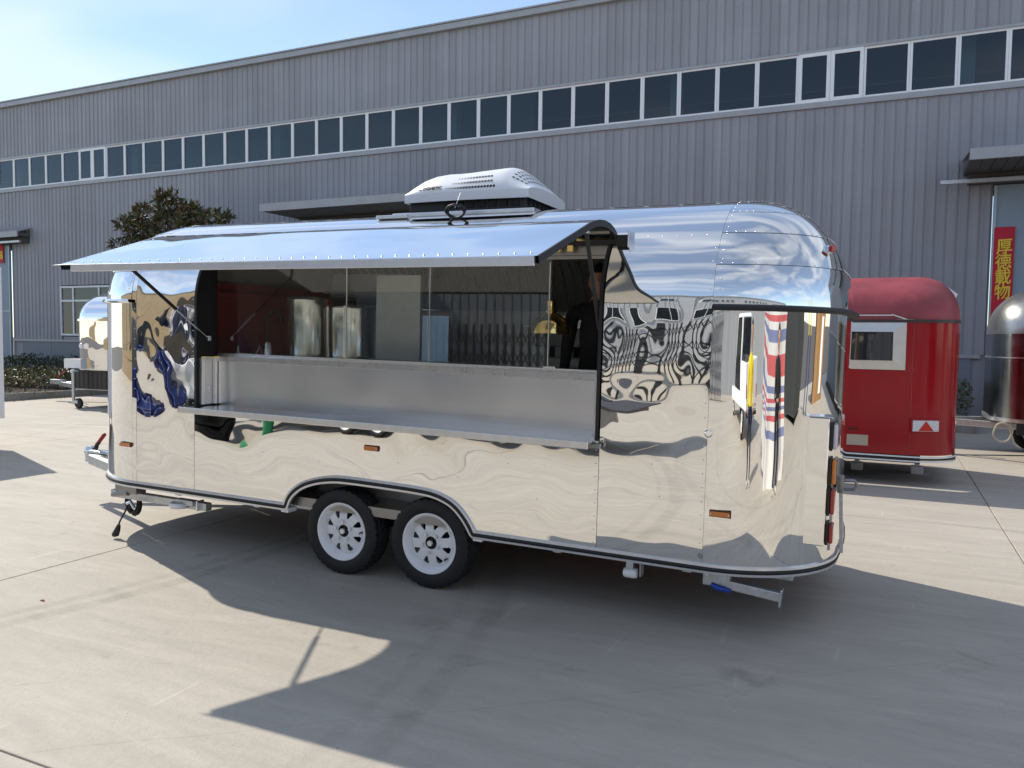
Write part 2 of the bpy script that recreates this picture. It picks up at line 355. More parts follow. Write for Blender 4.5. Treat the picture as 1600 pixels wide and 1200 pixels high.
# structure behind siding, roof
b = MB(); b.b2(fl(FX0, WY+.02, 7.86), fl(FX1, WY+.25, 9.6)); b.b2(fl(FX0, WY+.02, 5.2), fl(FX1, WY+.25, 6.69))
xs = [FX0]+[v for d in DOORS for v in d]+[FX1]
for i in range(0, len(xs), 2):
    a, c = xs[i], xs[i+1]
    if a < LOWWIN[0] < c:
        b.b2(fl(a, WY+.02, 0), fl(LOWWIN[0], WY+.25, 5.2)); b.b2(fl(LOWWIN[1], WY+.02, 0), fl(c, WY+.25, 5.2))
        b.b2(fl(LOWWIN[0], WY+.02, 0), fl(LOWWIN[1], WY+.25, 1.55)); b.b2(fl(LOWWIN[0], WY+.02, 3.32), fl(LOWWIN[1], WY+.25, 5.2))
    else: b.b2(fl(a, WY+.02, 0), fl(c, WY+.25, 5.2))
b.build('wall', wall_grey, fac)
b = MB(); b.b2(fl(FX0, WY-.12, 9.60), fl(FX1, WY+.10, 9.76), .01); b.b2(fl(FX0, WY+.10, 9.62), fl(FX1, WY+24, 9.70)); b.b2(fl(FX0, WY-.15, 9.762), fl(FX1, WY-.02, 9.80))
b.build('roof_gutter', flash_grey, fac)
b = MB(); b.b2(fl(FX0, WY-.055, 6.64), fl(FX1, WY+.02, 6.76), .006); b.b2(fl(FX0, WY-.05, 7.80), fl(FX1, WY+.02, 7.86), .004)
b.build('window_flashing', flash_grey, fac)
# plinth slabs
x = FX0
pl = MB(); pl.b2((.006, -.035, 0), (1.55-.006, .02, 1.36), .004); pl_me = pl.mesh('plinth_panel', dado_grey)
while x < FX1-1.6:
    if not any(a-.9 < x+.77 < c+.6 for a, c in DOORS): link('plinth_panel', pl_me, fac, fl(x, WY, 0))
    x += 1.55
b = MB(); segs = [(FX0, -33.1), (-28.35, -15.0), (-9.7, 1.7), (9.7, FX1)]
for a, c in segs: MB().b2(fl(a, WY-.06, 1.362), fl(c, WY+.01, 1.44), .004).build('plinth_flashing', flash_grey, fac)
# ribbon window
WZ0, WZ1 = 6.76, 7.80
def window(w, t=.045):
    f = MB(); d = .06
    f.b2((0, 0, 0), (w, d, t)); f.b2((0, 0, WZ1-WZ0-t), (w, d, WZ1-WZ0)); f.b2((0, .001, t), (t, d-.001, WZ1-WZ0-t)); f.b2((w-t, .001, t), (w, d-.001, WZ1-WZ0-t))
    p = MB(); p.b2((t, .028, t), (w-t, .034, WZ1-WZ0-t)); return f.mesh('window', win_white), p.mesh('pane', win_glass)
wf, wp = window(.858)
sf, sp = window(.640, .075)
mull0 = -.63
def add_win(x, f, p, dy=0):
    o = link('window', f, fac, fl(x, WY-.02+dy, WZ0)); link('pane', p, o, None, (random.uniform(-.006, .006), 0, random.uniform(-.006, .006)))
xpos = mull0
for k in range(0, 28): add_win(mull0+k*.8615, wf, wp)
for k in range(2): add_win(-.63-.645*(k+1), sf, sp, -.025)
xpos = -1.92
k = 0
while xpos > FX0+2:
    if k == 25:
        for q in range(2): xpos -= .645; add_win(xpos, sf, sp, -.025)
    else: xpos -= .8615; add_win(xpos, wf, wp)
    k += 1
# room behind the ribbon window
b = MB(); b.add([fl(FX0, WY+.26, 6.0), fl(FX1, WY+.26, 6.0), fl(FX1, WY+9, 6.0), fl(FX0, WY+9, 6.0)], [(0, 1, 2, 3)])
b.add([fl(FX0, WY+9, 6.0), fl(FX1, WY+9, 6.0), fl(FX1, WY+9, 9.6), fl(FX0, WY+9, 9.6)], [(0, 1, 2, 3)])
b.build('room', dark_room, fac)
MB().b2(fl(-21.4, WY+1.3, 6.02), fl(-8.7, WY+1.36, 9.0)).build('added_pale_backing', mat('backing_grey', (.60, .64, .64), .7, noise=(1, .1)), fac)  # added pale sheet, lightens these panes in place of a sky reflection
cm = MB(); cm.b2((-.13, 0, 0), (.13, .25, 3.2), .01); cm_me = cm.mesh('column', col_paint)
for k in range(-8, 4): link('column', cm_me, fac, fl(1.30+k*6.0, WY+.45, 6.3))
# lower window on the left
lw = MB(); x0, x1, z0, z1 = LOWWIN
for a in (x0, x0+.62, x0+1.9, x0+2.5, x1-.06): lw.b2(fl(a, WY-.02, z0), fl(a+.06, WY+.05, z1))
for z in (z0, z0+1.16, z1-.06): lw.b2(fl(x0+.002, WY-.018, z), fl(x1-.002, WY+.048, z+.06))
o = lw.build('window', win_white, fac)
for a, c in ((x0+.06, x0+.62), (x0+.68, x0+1.9), (x0+1.96, x0+2.5), (x0+2.56, x1-.06)):
    for e, h in ((z0+.06, z0+1.16), (z0+1.22, z1-.06)):
        MB().b2(fl(a, WY+.01, e), fl(c, WY+.018, h)).build('pane', win_glass, o)
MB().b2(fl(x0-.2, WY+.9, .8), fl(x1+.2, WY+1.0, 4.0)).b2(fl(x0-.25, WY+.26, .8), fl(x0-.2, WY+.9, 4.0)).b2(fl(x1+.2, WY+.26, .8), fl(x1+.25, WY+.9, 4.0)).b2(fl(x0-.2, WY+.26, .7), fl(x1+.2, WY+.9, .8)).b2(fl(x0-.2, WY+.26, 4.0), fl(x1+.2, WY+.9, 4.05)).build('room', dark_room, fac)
# door canopies, rails, doors, banners
for (a, c), (cx0, cx1, cd) in zip(DOORS, [(-33.5, -27.3, .55), (-15.37, -9.3, 1.75), (1.24, 9.9, 1.75)]):
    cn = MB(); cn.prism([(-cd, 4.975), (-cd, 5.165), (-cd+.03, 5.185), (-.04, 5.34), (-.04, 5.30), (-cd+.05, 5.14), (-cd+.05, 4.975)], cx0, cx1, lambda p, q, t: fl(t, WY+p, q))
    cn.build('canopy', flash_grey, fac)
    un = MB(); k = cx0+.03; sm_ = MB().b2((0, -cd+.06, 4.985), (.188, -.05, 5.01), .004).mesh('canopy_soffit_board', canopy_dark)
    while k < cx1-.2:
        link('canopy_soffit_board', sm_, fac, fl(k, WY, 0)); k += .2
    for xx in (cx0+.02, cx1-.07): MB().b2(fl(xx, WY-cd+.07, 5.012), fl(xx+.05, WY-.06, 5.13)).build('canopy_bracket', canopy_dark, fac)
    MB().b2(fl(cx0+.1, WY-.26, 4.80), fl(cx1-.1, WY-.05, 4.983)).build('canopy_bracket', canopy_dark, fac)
    MB().b2(fl(a-.95, WY-.38, 4.80), fl(c+1.0, WY-.28, 4.88), .01).build('door_rail', galv, fac)
    n = 4 if c-a > 5 else 2
    wd = (c-a)/n
    for i in range(n):
        d = MB().b2(fl(a+i*wd+.01, WY-.06, .05), fl(a+(i+1)*wd-.01, WY+.0, 4.78), .008).build('door_leaf', door_blue, fac)
        MB().b2(fl(a+i*wd+.011, WY-.085, .06), fl(a+i*wd+.06, WY-.061, 4.77)).b2(fl(a+(i+1)*wd-.06, WY-.085, .06), fl(a+(i+1)*wd-.011, WY-.061, 4.77)).b2(fl(a+i*wd+.06, WY-.084, 2.4), fl(a+(i+1)*wd-.06, WY-.061, 2.46)).build('door_stile', mat('door_frame', (.45, .49, .52), .4, .3, noise=(4, .08)), d)
# couplet banners (things hung on the door leaves)
def banner(x0, x1, z0, z1, chars, label):
    o = empty('couplet_banner', ((x0+x1)/2, WY-.092, z0), label=label, category='banner')
    rows = []; nz_ = 24
    for i in range(nz_+1):
        z = (z1-z0)*i/nz_; wv = .004*math.sin(i*.9)+.003*math.sin(i*2.3+1)
        rows.append([((x0-x1)/2, -.002+wv, z), (0, -.004+wv*.5, z), ((x1-x0)/2, -.002-wv, z)])
    b = MB().grid(rows); b.grid([[(p[0], p[1]+.004, p[2]) for p in r] for r in rows]); b.build('cloth', banner_red, o)
    for i, ch in enumerate(chars):
        me = text_mesh(ch, .325, gold_ink, .002); cw = link('character', me, o, (random.uniform(-.01, .01), -.016, z1-z0-.40-i*.295), (R(90), 0, 0))
        cw.scale = (.86, 1.0, 1)
        me2 = me
        for dx, dz in ((.007, .003), (-.005, -.006)):
            c2 = link('stroke', me2, cw, (dx, dz, 0)); c2.rotation_euler = (0, 0, .04)
    return o
banner(1.84, 2.19, 1.9, 3.95, '厚德載物', 'red vertical banner with gold characters on the blue door at the right')
banner(-29.05, -28.75, 4.15, 4.8, '福', 'small faded red paper strip on the blue door at the far left')

# ------------------------------------------------------------------ planting beds
def leaf_cloud(pts, nrm, size, aspect, mats, jitter=1.0, droop=0.0, name='foliage', fold=.25):
    n = len(pts); rg = RNG
    d = rg.normal(size=(n, 3))*jitter+nrm; d[:, 2] -= droop; d /= np.linalg.norm(d, axis=1, keepdims=True)
    a = rg.normal(size=(n, 3)); s = np.cross(d, a); s /= np.linalg.norm(s, axis=1, keepdims=True); u = np.cross(s, d)
    L = size*rg.uniform(.6, 1.3, (n, 1)); W = L*aspect
    p0 = pts; p1 = pts+d*L*.5+s*W*.5+u*W*fold; p2 = pts+d*L-u*L*.12; p3 = pts+d*L*.5-s*W*.5+u*W*fold; pm = pts+d*L*.5
    vs = np.stack([p0, p1, p2, p3, pm], 1).reshape(-1, 3); i = np.arange(n)*5
    f = np.stack([np.stack([i, i+1, i+4], 1), np.stack([i+1, i+2, i+4], 1), np.stack([i+2, i+3, i+4], 1), np.stack([i+3, i, i+4], 1)], 1).reshape(-1, 3)
    me = bpy.data.meshes.new(name); me.from_pydata(vs.tolist(), [], f.tolist())
    for mm in mats: me.materials.append(mm)
    mi = np.repeat(rg.integers(0, len(mats), n), 4); me.polygons.foreach_set('material_index', mi.astype(np.int32)); return me
def leafm(name, col, rough=.4): return mat(name, col, rough, noise=(3, .25), spec=.5)
lf_dark = leafm('leaf_dark', (.045, .060, .024)); lf_mid = leafm('leaf_mid', (.055, .075, .025)); lf_brown = leafm('leaf_brown', (.15, .075, .035)); lf_pale = leafm('leaf_pale', (.16, .15, .07)); lf_yel = leafm('leaf_yellow_green', (.13, .14, .03)); lf_straw = leafm('leaf_straw', (.34, .27, .16))
def kerb_run(p, q, n, name='kerb', h=.18, w=.14):
    o = empty(name, ((p[0]+q[0])/2, (p[1]+q[1])/2, 0)); o['kind'] = 'structure'
    d = Vector((q[0]-p[0], q[1]-p[1], 0)); L = d.length/n; a = math.atan2(d.y, d.x)
    k = MB().b2((.004, -w/2, -.1), (L-.004, w/2, h), .012).mesh('kerb_stone', kerb_c)
    for i in range(n):
        c = Vector((p[0], p[1], 0))+d*(i/n)-Vector(o.location); link('kerb_stone', k, o, c+Vector((0, 0, random.uniform(-.008, .008))), (0, 0, a+random.uniform(-.004, .004)))
    return o
def bed(x0, x1, y0, y1, nm='planting_bed'):
    MB().b2((x0, y0, -.05), (x1, y1, .12)).build(nm, soil, kind='structure')
def hedge(x0, x1, y0, y1, h, n, mats, size, label, hv=.12):
    o = empty('hedge', ((x0+x1)/2, (y0+y1)/2, .12), label=label, category='hedge', group='clipped hedges along the factory')
    xs = RNG.uniform(x0, x1, n); ys = RNG.uniform(y0, y1, n)
    hh = h+hv*(np.sin(xs*2.1)+np.sin(xs*5.3+ys*3)+np.sin(xs*9.7+1))*.5
    zz = hh*np.sqrt(RNG.uniform(0.02, 1, n)); 
    pts = np.stack([xs-(x0+x1)/2, ys-(y0+y1)/2, zz], 1); nr = np.zeros((n, 3)); nr[:, 2] = .7
    link('foliage', leaf_cloud(pts, nr, size, .55, mats, 1.0, name='foliage'), o)
    st = MB()
    for i in range(int((x1-x0)*3)):
        a = random.uniform(x0, x1)-(x0+x1)/2; c = random.uniform(y0, y1)-(y0+y1)/2
        st.tube([(a, c, -.05), (a+random.uniform(-.1, .1), c, h*.5), (a+random.uniform(-.2, .2), c+random.uniform(-.1, .1), h*.95)], [.012, .009, .004], 5)
    st.build('stem', bark, o, kind='stuff'); return o
bed(-9.6, 1.55, 17.0, 18.44); bed(-28.2, -15.2, 17.0, 18.44); bed(9.8, 22, 17.0, 18.44); bed(-60, -31, 17, 18.44)
kerb_run((-9.6, 16.95), (1.55, 16.95), 11); kerb_run((-28.2, 16.95), (-15.2, 16.95), 13)
bed(-34, -19.36, 11.4, 15.4); kerb_run((-19.3, 11.4), (-19.3, 15.4), 5); kerb_run((-34, 11.35), (-19.2, 11.35), 14); kerb_run((-34, 15.45), (-19.2, 15.45), 14)
hedge(-9.5, 1.5, 17.12, 18.2, .72, 9000, [lf_dark, lf_dark, lf_mid, lf_brown, lf_pale], .075, 'dark leafy hedge behind the kerb by the red trailer')
hedge(-28.1, -15.3, 17.1, 18.2, .70, 8000, [lf_dark, lf_dark, lf_mid], .08, 'dark low hedge against the plinth under the left window')
hedge(-33, -19.5, 11.6, 15.2, .50, 22000, [lf_dark, lf_mid, lf_yel, lf_yel, lf_straw, lf_straw, lf_pale], .085, 'sunlit straw-and-green hedge in the bed at the left edge')

# ------------------------------------------------------------------ tree
def tree(loc, label):
    o = empty('loquat_tree', loc, label=label, category='tree')
    t = MB(); t.tube([(0, 0, -.1), (.05, 0, 1.0), (-.02, .05, 2.0), (.05, 0, 3.1), (.1, 0, 4.6)], [.14, .12, .10, .08, .05], 10)
    clumps = [(-1.62, 0, 4.62, .42), (-2.16, 0, 4.24, .18), (-1.25, .1, 4.50, .42), (-.87, -.1, 4.90, .36), (-.25, .1, 5.08, .48), (.05, -.1, 5.28, .36), (-.10, .1, 4.65, .55), (.80, 0, 5.02, .30), (.55, .2, 4.75, .45), (1.45, 0, 4.70, .44), (1.95, .1, 4.66, .32), (.85, -.2, 4.40, .5), (1.8, 0, 4.3, .4), (-.6, .2, 4.2, .5), (.3, .3, 4.1, .6), (-1.5, .2, 4.1, .35), (1.3, .2, 4.0, .4)]
    for x, y, z, r in clumps:
        t.tube([(0, 0, 2.2), (x*.4, y*.4, 2.2+(z-2.2)*.6), (x*.85, y*.85, z-.1)], [.06, .04, .018], 7)
    t.build('trunk', bark, o, smooth=True)
    P = []; Nn = []
    for x, y, z, r in clumps:
        r *= .86; tips = int(34*r*r/.20)
        for i in range(tips):
            d = Vector((random.gauss(0, 1), random.gauss(0, 1), random.gauss(0, 1)+.2)).normalized(); q = Vector((x, y, z))+d*r*random.uniform(.55, 1.05)*Vector((1, 1, .85)).length/1.65
            for k in range(13): P.append(q+Vector((random.gauss(0, .03),)*3)); Nn.append(d*.7)
    link('crown', leaf_cloud(np.array([tuple(p) for p in P]), np.array([tuple(p) for p in Nn]), .20, .30, [lf_dark, lf_mid, lf_mid, lf_yel, lf_brown, lf_brown, lf_pale], .75, .15, 'crown'), o)
    return o
tree((-18.1, 16.25, 0), 'brownish-green leafy tree rising behind the raised hatch')

# ================================================================== the polished food trailer
TR = empty('food_trailer', (-3.0, 5.47, 0), (0, .0165, 0), label='mirror-polished steel food trailer with its serving hatch raised', category='food trailer')
HW = 1.05; ZB = 1.86; RB = .72; PE = 2.15; ZS = .445
XF, XR = -2.38, 2.106; RF, RR_ = .80, .652
def prof_c(s):           # inset factor at height factor s
    return max(0.0, 1-s**PE)**(1/PE)
def side(z):             # local y of near side at height z
    if z <= ZB: return -HW
    return -HW*prof_c(min(1, (z-ZB)/RB))
def end_curve(t, rear):  # plan of an end, t in 0..1 from near side round to far side; x from the start of the corner
    r = RR_ if rear else RF; fl_ = 2*(HW-r); arc = r*math.pi/2; L = 2*arc+fl_; d = t*L
    if d < arc:
        a = d/r; return (r*math.sin(a), -HW+r-r*math.cos(a))
    if d < arc+fl_: return (r+.012*math.sin((d-arc)/fl_*math.pi), -HW+r+(d-arc))
    a = (d-arc-fl_)/r; return (r*math.cos(a), HW-r+r*math.sin(a))
def endp(t, z, rear, off=0.0):
    x, y = end_curve(t, rear)
    if z > ZB:
        c = prof_c(min(1, (z-ZB)/RB))
    else: c = 1.0
    if off:
        e = .01; x1, y1 = end_curve(max(0, t-e), rear); x2, y2 = end_curve(min(1, t+e), rear); d = Vector((x2-x1, y2-y1)).normalized(); x += d.y*off; y -= d.x*off
    x *= c; y *= c
    return (XR+x, y, z) if rear else (XF-x, y, z)
# arch outline
ARCH = [(-.835, ZS), (-.80, .53), (-.70, .61), (-.58, .655), (-.44, .683), (-.30, .69), (0, .686), (.30, .680), (.42, .662), (.53, .618), (.62, .53), (.672, ZS)]
for _ in range(2):   # round the corners of the outline
    q = [ARCH[0]]
    for (a, za), (b_, zb_) in zip(ARCH, ARCH[1:]): q += [(a*.75+b_*.25, za*.75+zb_*.25), (a*.25+b_*.75, za*.25+zb_*.75)]
    ARCH = q+[ARCH[-1]]
def arch_z(x):
    for (a, za), (b_, zb_) in zip(ARCH, ARCH[1:]):
        if a <= x <= b_: return max(ZS, za+(zb_-za)*(x-a)/(b_-a))
    return ZS
def lin(a, b_, n): return [a+(b_-a)*i/n for i in range(n+1)]
def zlist(z0, z1, nl=10, nc=18):
    if z1 <= ZB: return lin(z0, z1, nl)
    th0 = 0 if z0 < ZB else math.asin(min(1, (z0-ZB)/RB)); th1 = math.asin(min(1, (z1-ZB)/RB))
    out = lin(z0, ZB, nl)[:-1] if z0 < ZB else []
    return out+[ZB+RB*math.sin(t) for t in lin(th0, th1, nc)]
HINGE_Z = 2.27
def side_panel(x0, x1, z0, z1, m_, name='body_panel', sgn=1, arch=False):
    xs = sorted(set([round(v, 4) for v in lin(x0+.0015, x1-.0015, max(4, int((x1-x0)*12)))]+([a for a, _ in ARCH if x0 < a < x1] if arch else [])))
    rows = []
    for x in xs:
        zb_ = arch_z(x) if arch else z0
        rows.append([(x, sgn*side(z), z) for z in ([zb_+(z1-zb_)*i/10 for i in range(11)] if z1 <= ZB else zlist(zb_, z1))])
    return MB().grid(rows).build(name, m_, TR, smooth=40)
OX0, OX1 = -1.70, 1.485      # serving opening
OZ0 = 1.085
side_panel(XF+.05, OX0-.015, ZS, HINGE_Z, mirror_strong)
side_panel(OX0-.015, OX1, ZS, OZ0, mirror[1], arch=True)
side_panel(OX1, XR, ZS, HINGE_Z, mirror_wavy)
BW = (-1.95, -.70, 1.40, 1.84)      # unseen far-side window, added to let daylight brighten the interior
side_panel(XF+.05, BW[0], ZS, HINGE_Z, mirror[3], sgn=-1); side_panel(BW[1], XR, ZS, HINGE_Z, mirror[3], sgn=-1)
side_panel(BW[0], BW[1], ZS, BW[2], mirror[3], sgn=-1); side_panel(BW[0], BW[1], BW[3], HINGE_Z, mirror[3], sgn=-1)
o = MB().b2((BW[0]-.03, HW-.06, BW[2]-.03), (BW[0], HW+.02, BW[3]+.03)).b2((BW[1], HW-.06, BW[2]-.03), (BW[1]+.03, HW+.02, BW[3]+.03)).b2((BW[0], HW-.059, BW[2]-.03), (BW[1], HW+.019, BW[2])).b2((BW[0], HW-.059, BW[3]), (BW[1], HW+.019, BW[3]+.03)).build('added_back_window', alu, TR)
MB().b2((BW[0], HW-.004, BW[2]), (BW[1], HW+.001, BW[3])).build('pane', serv_glass, o)
side_panel(XF, XF+.05, ZS, HINGE_Z, mirror[2]); side_panel(XF, XF+.05, ZS, HINGE_Z, mirror[2], sgn=-1)
# roof sheets
zz = zlist(HINGE_Z, ZB+RB-1e-4, 1, 22)
for x0, x1 in lin(XF, XR, 4)[:-1] and list(zip(lin(XF, XR, 3)[:-1], lin(XF, XR, 3)[1:])):
    rows = []
    for x in lin(x0, x1-.002, 10):
        col = [(x, side(z), z) for z in zz]; rows.append(col+[(x, -p[1], p[2]) for p in reversed(col[:-1])])
    MB().grid(rows).build('roof_sheet', mirror_roof, TR, smooth=40)
# rounded ends: lower wrap and dome gores
for rear in (True, False):
    tl = lin(0, 1, 64)
    cuts = [0, .30, .70, 1.0]
    for a, b_ in zip(cuts, cuts[1:]):
        tt = lin(a+(.001 if a else 0), b_, 28)
        MB().grid([[endp(t, z, rear) for z in lin(ZS, ZB, 8)] for t in tt]).build('body_panel', mirror[0 if rear else 2] if a != .30 else mirror[4], TR, smooth=40)
    lev = [0, .34, .60, .80, .94, 1.0]
    for i, (a, b_) in enumerate(zip(lev, lev[1:])):
        th0, th1 = math.asin(a), math.asin(b_)
        zs_ = [ZB+RB*math.sin(t) for t in lin(th0+(.002 if a else 0), th1-.0005, 8)]
        # each gore laps the next by a few millimetres
        MB().grid([[endp(t, z, rear, .004*(1-k/8)) for k, z in enumerate(zs_)] for t in tl]).build('dome_sheet', mirror_dome, TR, smooth=40)
# rivets
def rivets(pts, r=.0045, nm='rivet_row', m_=None):
    b = MB()
    for p, n in pts:
        n = Vector(n).normalized(); u = n.orthogonal().normalized(); w = n.cross(u); p = Vector(p); k = 6
        vs = [p+(u*math.cos(2*math.pi*i/k)+w*math.sin(2*math.pi*i/k))*r for i in range(k)]+[p+(u*math.cos(2*math.pi*i/k)+w*math.sin(2*math.pi*i/k))*r*.6+n*r*.5 for i in range(k)]
        b.add(vs, [tuple(range(k, 2*k))]+[(i, (i+1) % k, k+(i+1) % k, k+i) for i in range(k)])
    return b.build(nm, m_ or alu, TR, smooth=60, kind='stuff')
def nside(z):
    if z <= ZB: return (0, -1, 0)
    y0, y1 = side(z-.01), side(min(z+.01, ZB+RB-.001)); return Vector((0, -(.02), (y1-y0))).normalized()
pts = []
for x in (OX1-.006-.012, XR-.018, OX0-.03, XF+.032):
    z = ZS+.04
    zt = OZ0-.03 if x == OX1-.018 else HINGE_Z
    while z < zt:
        pts.append(((x, side(z), z), nside(z))); z += .078
x = OX1+.03
while x < XR: pts.append(((x, side(HINGE_Z+.012), HINGE_Z+.012), nside(HINGE_Z))); x += .085
x = XF+.05
while x < OX0: pts.append(((x, side(HINGE_Z+.012), HINGE_Z+.012), nside(HINGE_Z))); x += .085
for x, z in ((-1.05, .80), (-.55, .78), (0.1, .83), (1.85, .80), (1.80, .98), (.55, .78), (-2.05, .78), (1.1, .70), (.9, .9)): pts.append(((x, -HW, z), (0, -1, 0)))
rivets(pts)
for rear in (True, False):
    pts = []
    for a in (.34, .60, .80, .94):
        z = ZB+RB*a
        for i in range(46):
            t = (i+.5)/46; p = Vector(endp(t, z+.008, rear, .004)); q = Vector(endp(t, min(z+.03, ZB+RB-.001), rear)); tt_ = Vector(endp(min(1, t+.01), z, rear))-Vector(endp(max(0, t-.01), z, rear))
            n = tt_.cross(q-p); n = -n if n.z < 0 else n; pts.append((p, n))
    for z in zlist(ZB+.05, ZB+RB-.05, 1, 14): pts.append((endp(.012, z, rear, .004), nside(z)))
    rivets(pts)
# bottom rail: pale-black-pale strip swept along front corner, side, arch and rear
def sweep_rail(path, nrm, prof_, m_, name):
    rows = []
    for i, (p, n) in enumerate(zip(path, nrm)):
        p = Vector(p); t = (Vector(path[min(i+1, len(path)-1)])-Vector(path[max(i-1, 0)])).normalized(); n = Vector(n); w = n.cross(t).normalized()
        if w.length < .5: w = Vector((0, 0, 1))
        rows.append([p+n*a+w*b_ for a, b_ in prof_])
    rows = [r+[r[0]] for r in rows]
    return MB().grid(rows).build(name, m_, TR, smooth=30)
path = []; nr = []
def epath(ts, rear, z):
    for t in ts:
        p = endp(t, z, rear); e = .01; a = Vector(endp(max(0, t-e), z, rear)); c = Vector(endp(min(1, t+e), z, rear)); d = (c-a).normalized()
        n = Vector((d.y, -d.x, 0)) if rear else Vector((-d.y, d.x, 0)); path.append(p); nr.append(n)
ZR = ZS-.018
epath(lin(.995, 0, 60), False, ZR)
for x in lin(XF+.05, -.86, 24): path.append((x, -HW, ZR)); nr.append((0, -1, 0))
# rounded arch
for i, (x, z) in enumerate(ARCH):
    path.append((x, -HW, z-.018 if 0 < i < len(ARCH)-1 else ZR)); nr.append((0, -1, 0))
for x in lin(.70, XR-.03, 16): path.append((x, -HW, ZR)); nr.append((0, -1, 0))
epath(lin(0.005, .995, 60), True, ZR)
sweep_rail(path, nr, [(-.01, -.026), (.012, -.026), (.014, -.012), (.006, -.011), (.006, .011), (.014, .012), (.012, .026), (-.01, .026)], mat('rail_white_aluminium', (.74, .75, .77), .3, .6, noise=(12, .05)), 'bottom_rail')
sweep_rail(path, nr, [(.004, -.012), (.016, -.010), (.020, 0), (.016, .010), (.004, .012)], black_rub, 'rail_insert')
path = []; nr = []
for x in lin(XF, XR, 20): path.append((x, HW, ZR)); nr.append((0, 1, 0))
sweep_rail(path, nr, [(-.01, -.026), (.014, -.026), (.014, .026), (-.01, .026)], MATS['rail_white_aluminium'], 'bottom_rail')
# drip rails
path = []; nr = []; epath(lin(0.0, 1, 64), True, ZB+.012)
sweep_rail(path, nr, [(0, -.016), (.034, -.019), (.040, -.004), (.03, .008), (.004, .016)], black_rub, 'drip_rail')
path = []; nr = []; epath(lin(0.0, 1, 64), False, ZB+.008)
sweep_rail(path, nr, [(0, -.014), (.030, -.016), (.036, -.002), (.026, .008), (.004, .014)], mirror_dome, 'drip_rail')
# ---- opening: jambs, recess, counter, shelf
GY = -.87
black_trim = black_rub
def jamb(x, sgn):
    rows = []
    for z in zlist(OZ0, HINGE_Z, 10, 10):
        y = side(z); rows.append([(x, y-.006, z), (x+sgn*.022, y-.006, z), (x+sgn*.022, GY+.02 if y < GY else y+.03, z), (x+sgn*.012, GY+.02 if y < GY else y+.03, z)])
    MB().grid(rows).build('opening_jamb', black_trim, TR, smooth=30)
jamb(OX0-.012, 1); jamb(OX1-.006, -1)
# return wall at the left of the recess with its two posts
MB().b2((OX0+.012, -HW+.02, 1.10), (OX0+.016, GY, 1.46)).build('recess_side', brushed, TR)
for y in (-HW+.02, GY-.035):
    p = MB().b2((OX0+.017, y, 1.10), (OX0+.040, y+.03, 1.455), .003).build('recess_post', alu, TR)
    MB().b2((OX0+.015, y-.003, 1.452), (OX0+.044, y+.033, 1.465), .002).build('post_cap', brass, p)
MB().b2((OX1-.05, -HW+.02, 1.10), (OX1-.03, GY, 1.46)).build('recess_side', brushed, TR)
cp = MB()
rows = []
for x in lin(OX0+.02, OX1-.03, 30): rows.append([(x, GY, z) for z in lin(1.09, 1.43, 5)])
cp.grid(rows); cp.build('counter_front', mat('counter_steel', (.80, .80, .81), .24, 1.0, noise=(2.5, .03, 2), bump=[(3.0, .004, 0)]), TR, smooth=30)
for a, c in ((OX0+.02, -.60), (-.596, .78), (.784, OX1-.03)):
    MB().b2((a, GY-.014, 1.425), (c, GY-.001, 1.468), .003).build('counter_edge', brushed, TR)
MB().b2((OX0+.02, GY, 1.462), (OX1-.03, GY+.55, 1.476), .004).build('counter_top', alu, TR)
sh = MB().b2((OX0-.02, -HW-.135, 1.078), (OX1-.02, GY-.002, 1.090)).build('shelf', mirror_mat('shelf_steel', (.75, .75, .75), .14, [(2.0, .004)], 7.0), TR)
MB().b2((OX0-.02, -HW-.150, 1.050), (OX1-.02, -HW-.1352, 1.094), .004).build('shelf_lip', alu, sh)
MB().b2((OX0-.01, -HW-.016, 1.050), (OX1-.01, -HW-.002, 1.077), .003).build('shelf_hinge', mirror_dome, sh)
hs = MB()
for i in range(38):
    x = OX0+.05+i*(OX1-OX0-.1)/37; hs.cyl((x, -HW-.015, 1.062), (x, -HW-.021, 1.062), .006, 8)
hs.build('hinge_rivet', black_pl, sh, kind='stuff')
MB().b2((OX0-.005, -HW-.01, 1.040), (OX1+.005, -HW-.001, 1.048)).build('opening_sill_edge', white_paint, TR)
for x in (OX1-.42, OX1-.18): MB().b2((x, -HW-.06, 1.045), (x+.2, -HW-.02, 1.075), .004).build('shelf_catch', brushed_dark, sh)
# glass panes (sliding, frameless) and thin rails
GZ0, GZ1 = 1.478, 2.16
for i, (a, c, y) in enumerate([(OX0+.03, -.47, GY+.02), (-.49, .20, GY+.034), (.18, 1.07, GY+.02)]):
    gpn = MB().b2((a, y, GZ0+.008), (c, y+.006, GZ1)).build('glass_pane', serv_glass, TR)
    MB().b2((c-.012, y-.004, GZ0+.01), (c-.006, y-.0005, GZ1-.02)).build('pane_edge', alu, gpn)
MB().b2((-.495, GY+.005, GZ0+.02), (-.475, GY+.018, 1.86), .003).build('pull_handle', alu, TR)
MB().b2((OX0+.02, GY+.012, GZ0-.004), (OX1-.03, GY+.05, GZ0+.010), .002).build('glass_track', alu, TR)
MB().b2((OX0+.02, GY+.012, GZ1), (OX1-.03, GY+.05, GZ1+.02)).b2((OX0+.02, GY+.0, GZ1+.022), (OX1-.03, GY+.03, GZ1+.10)).build('head_rail', brushed_dark, TR)
MB().b2((1.04, GY-.002, GZ0+.006), (1.12, GY+.010, GZ0+.022), .003).build('pane_lock', alu, TR)
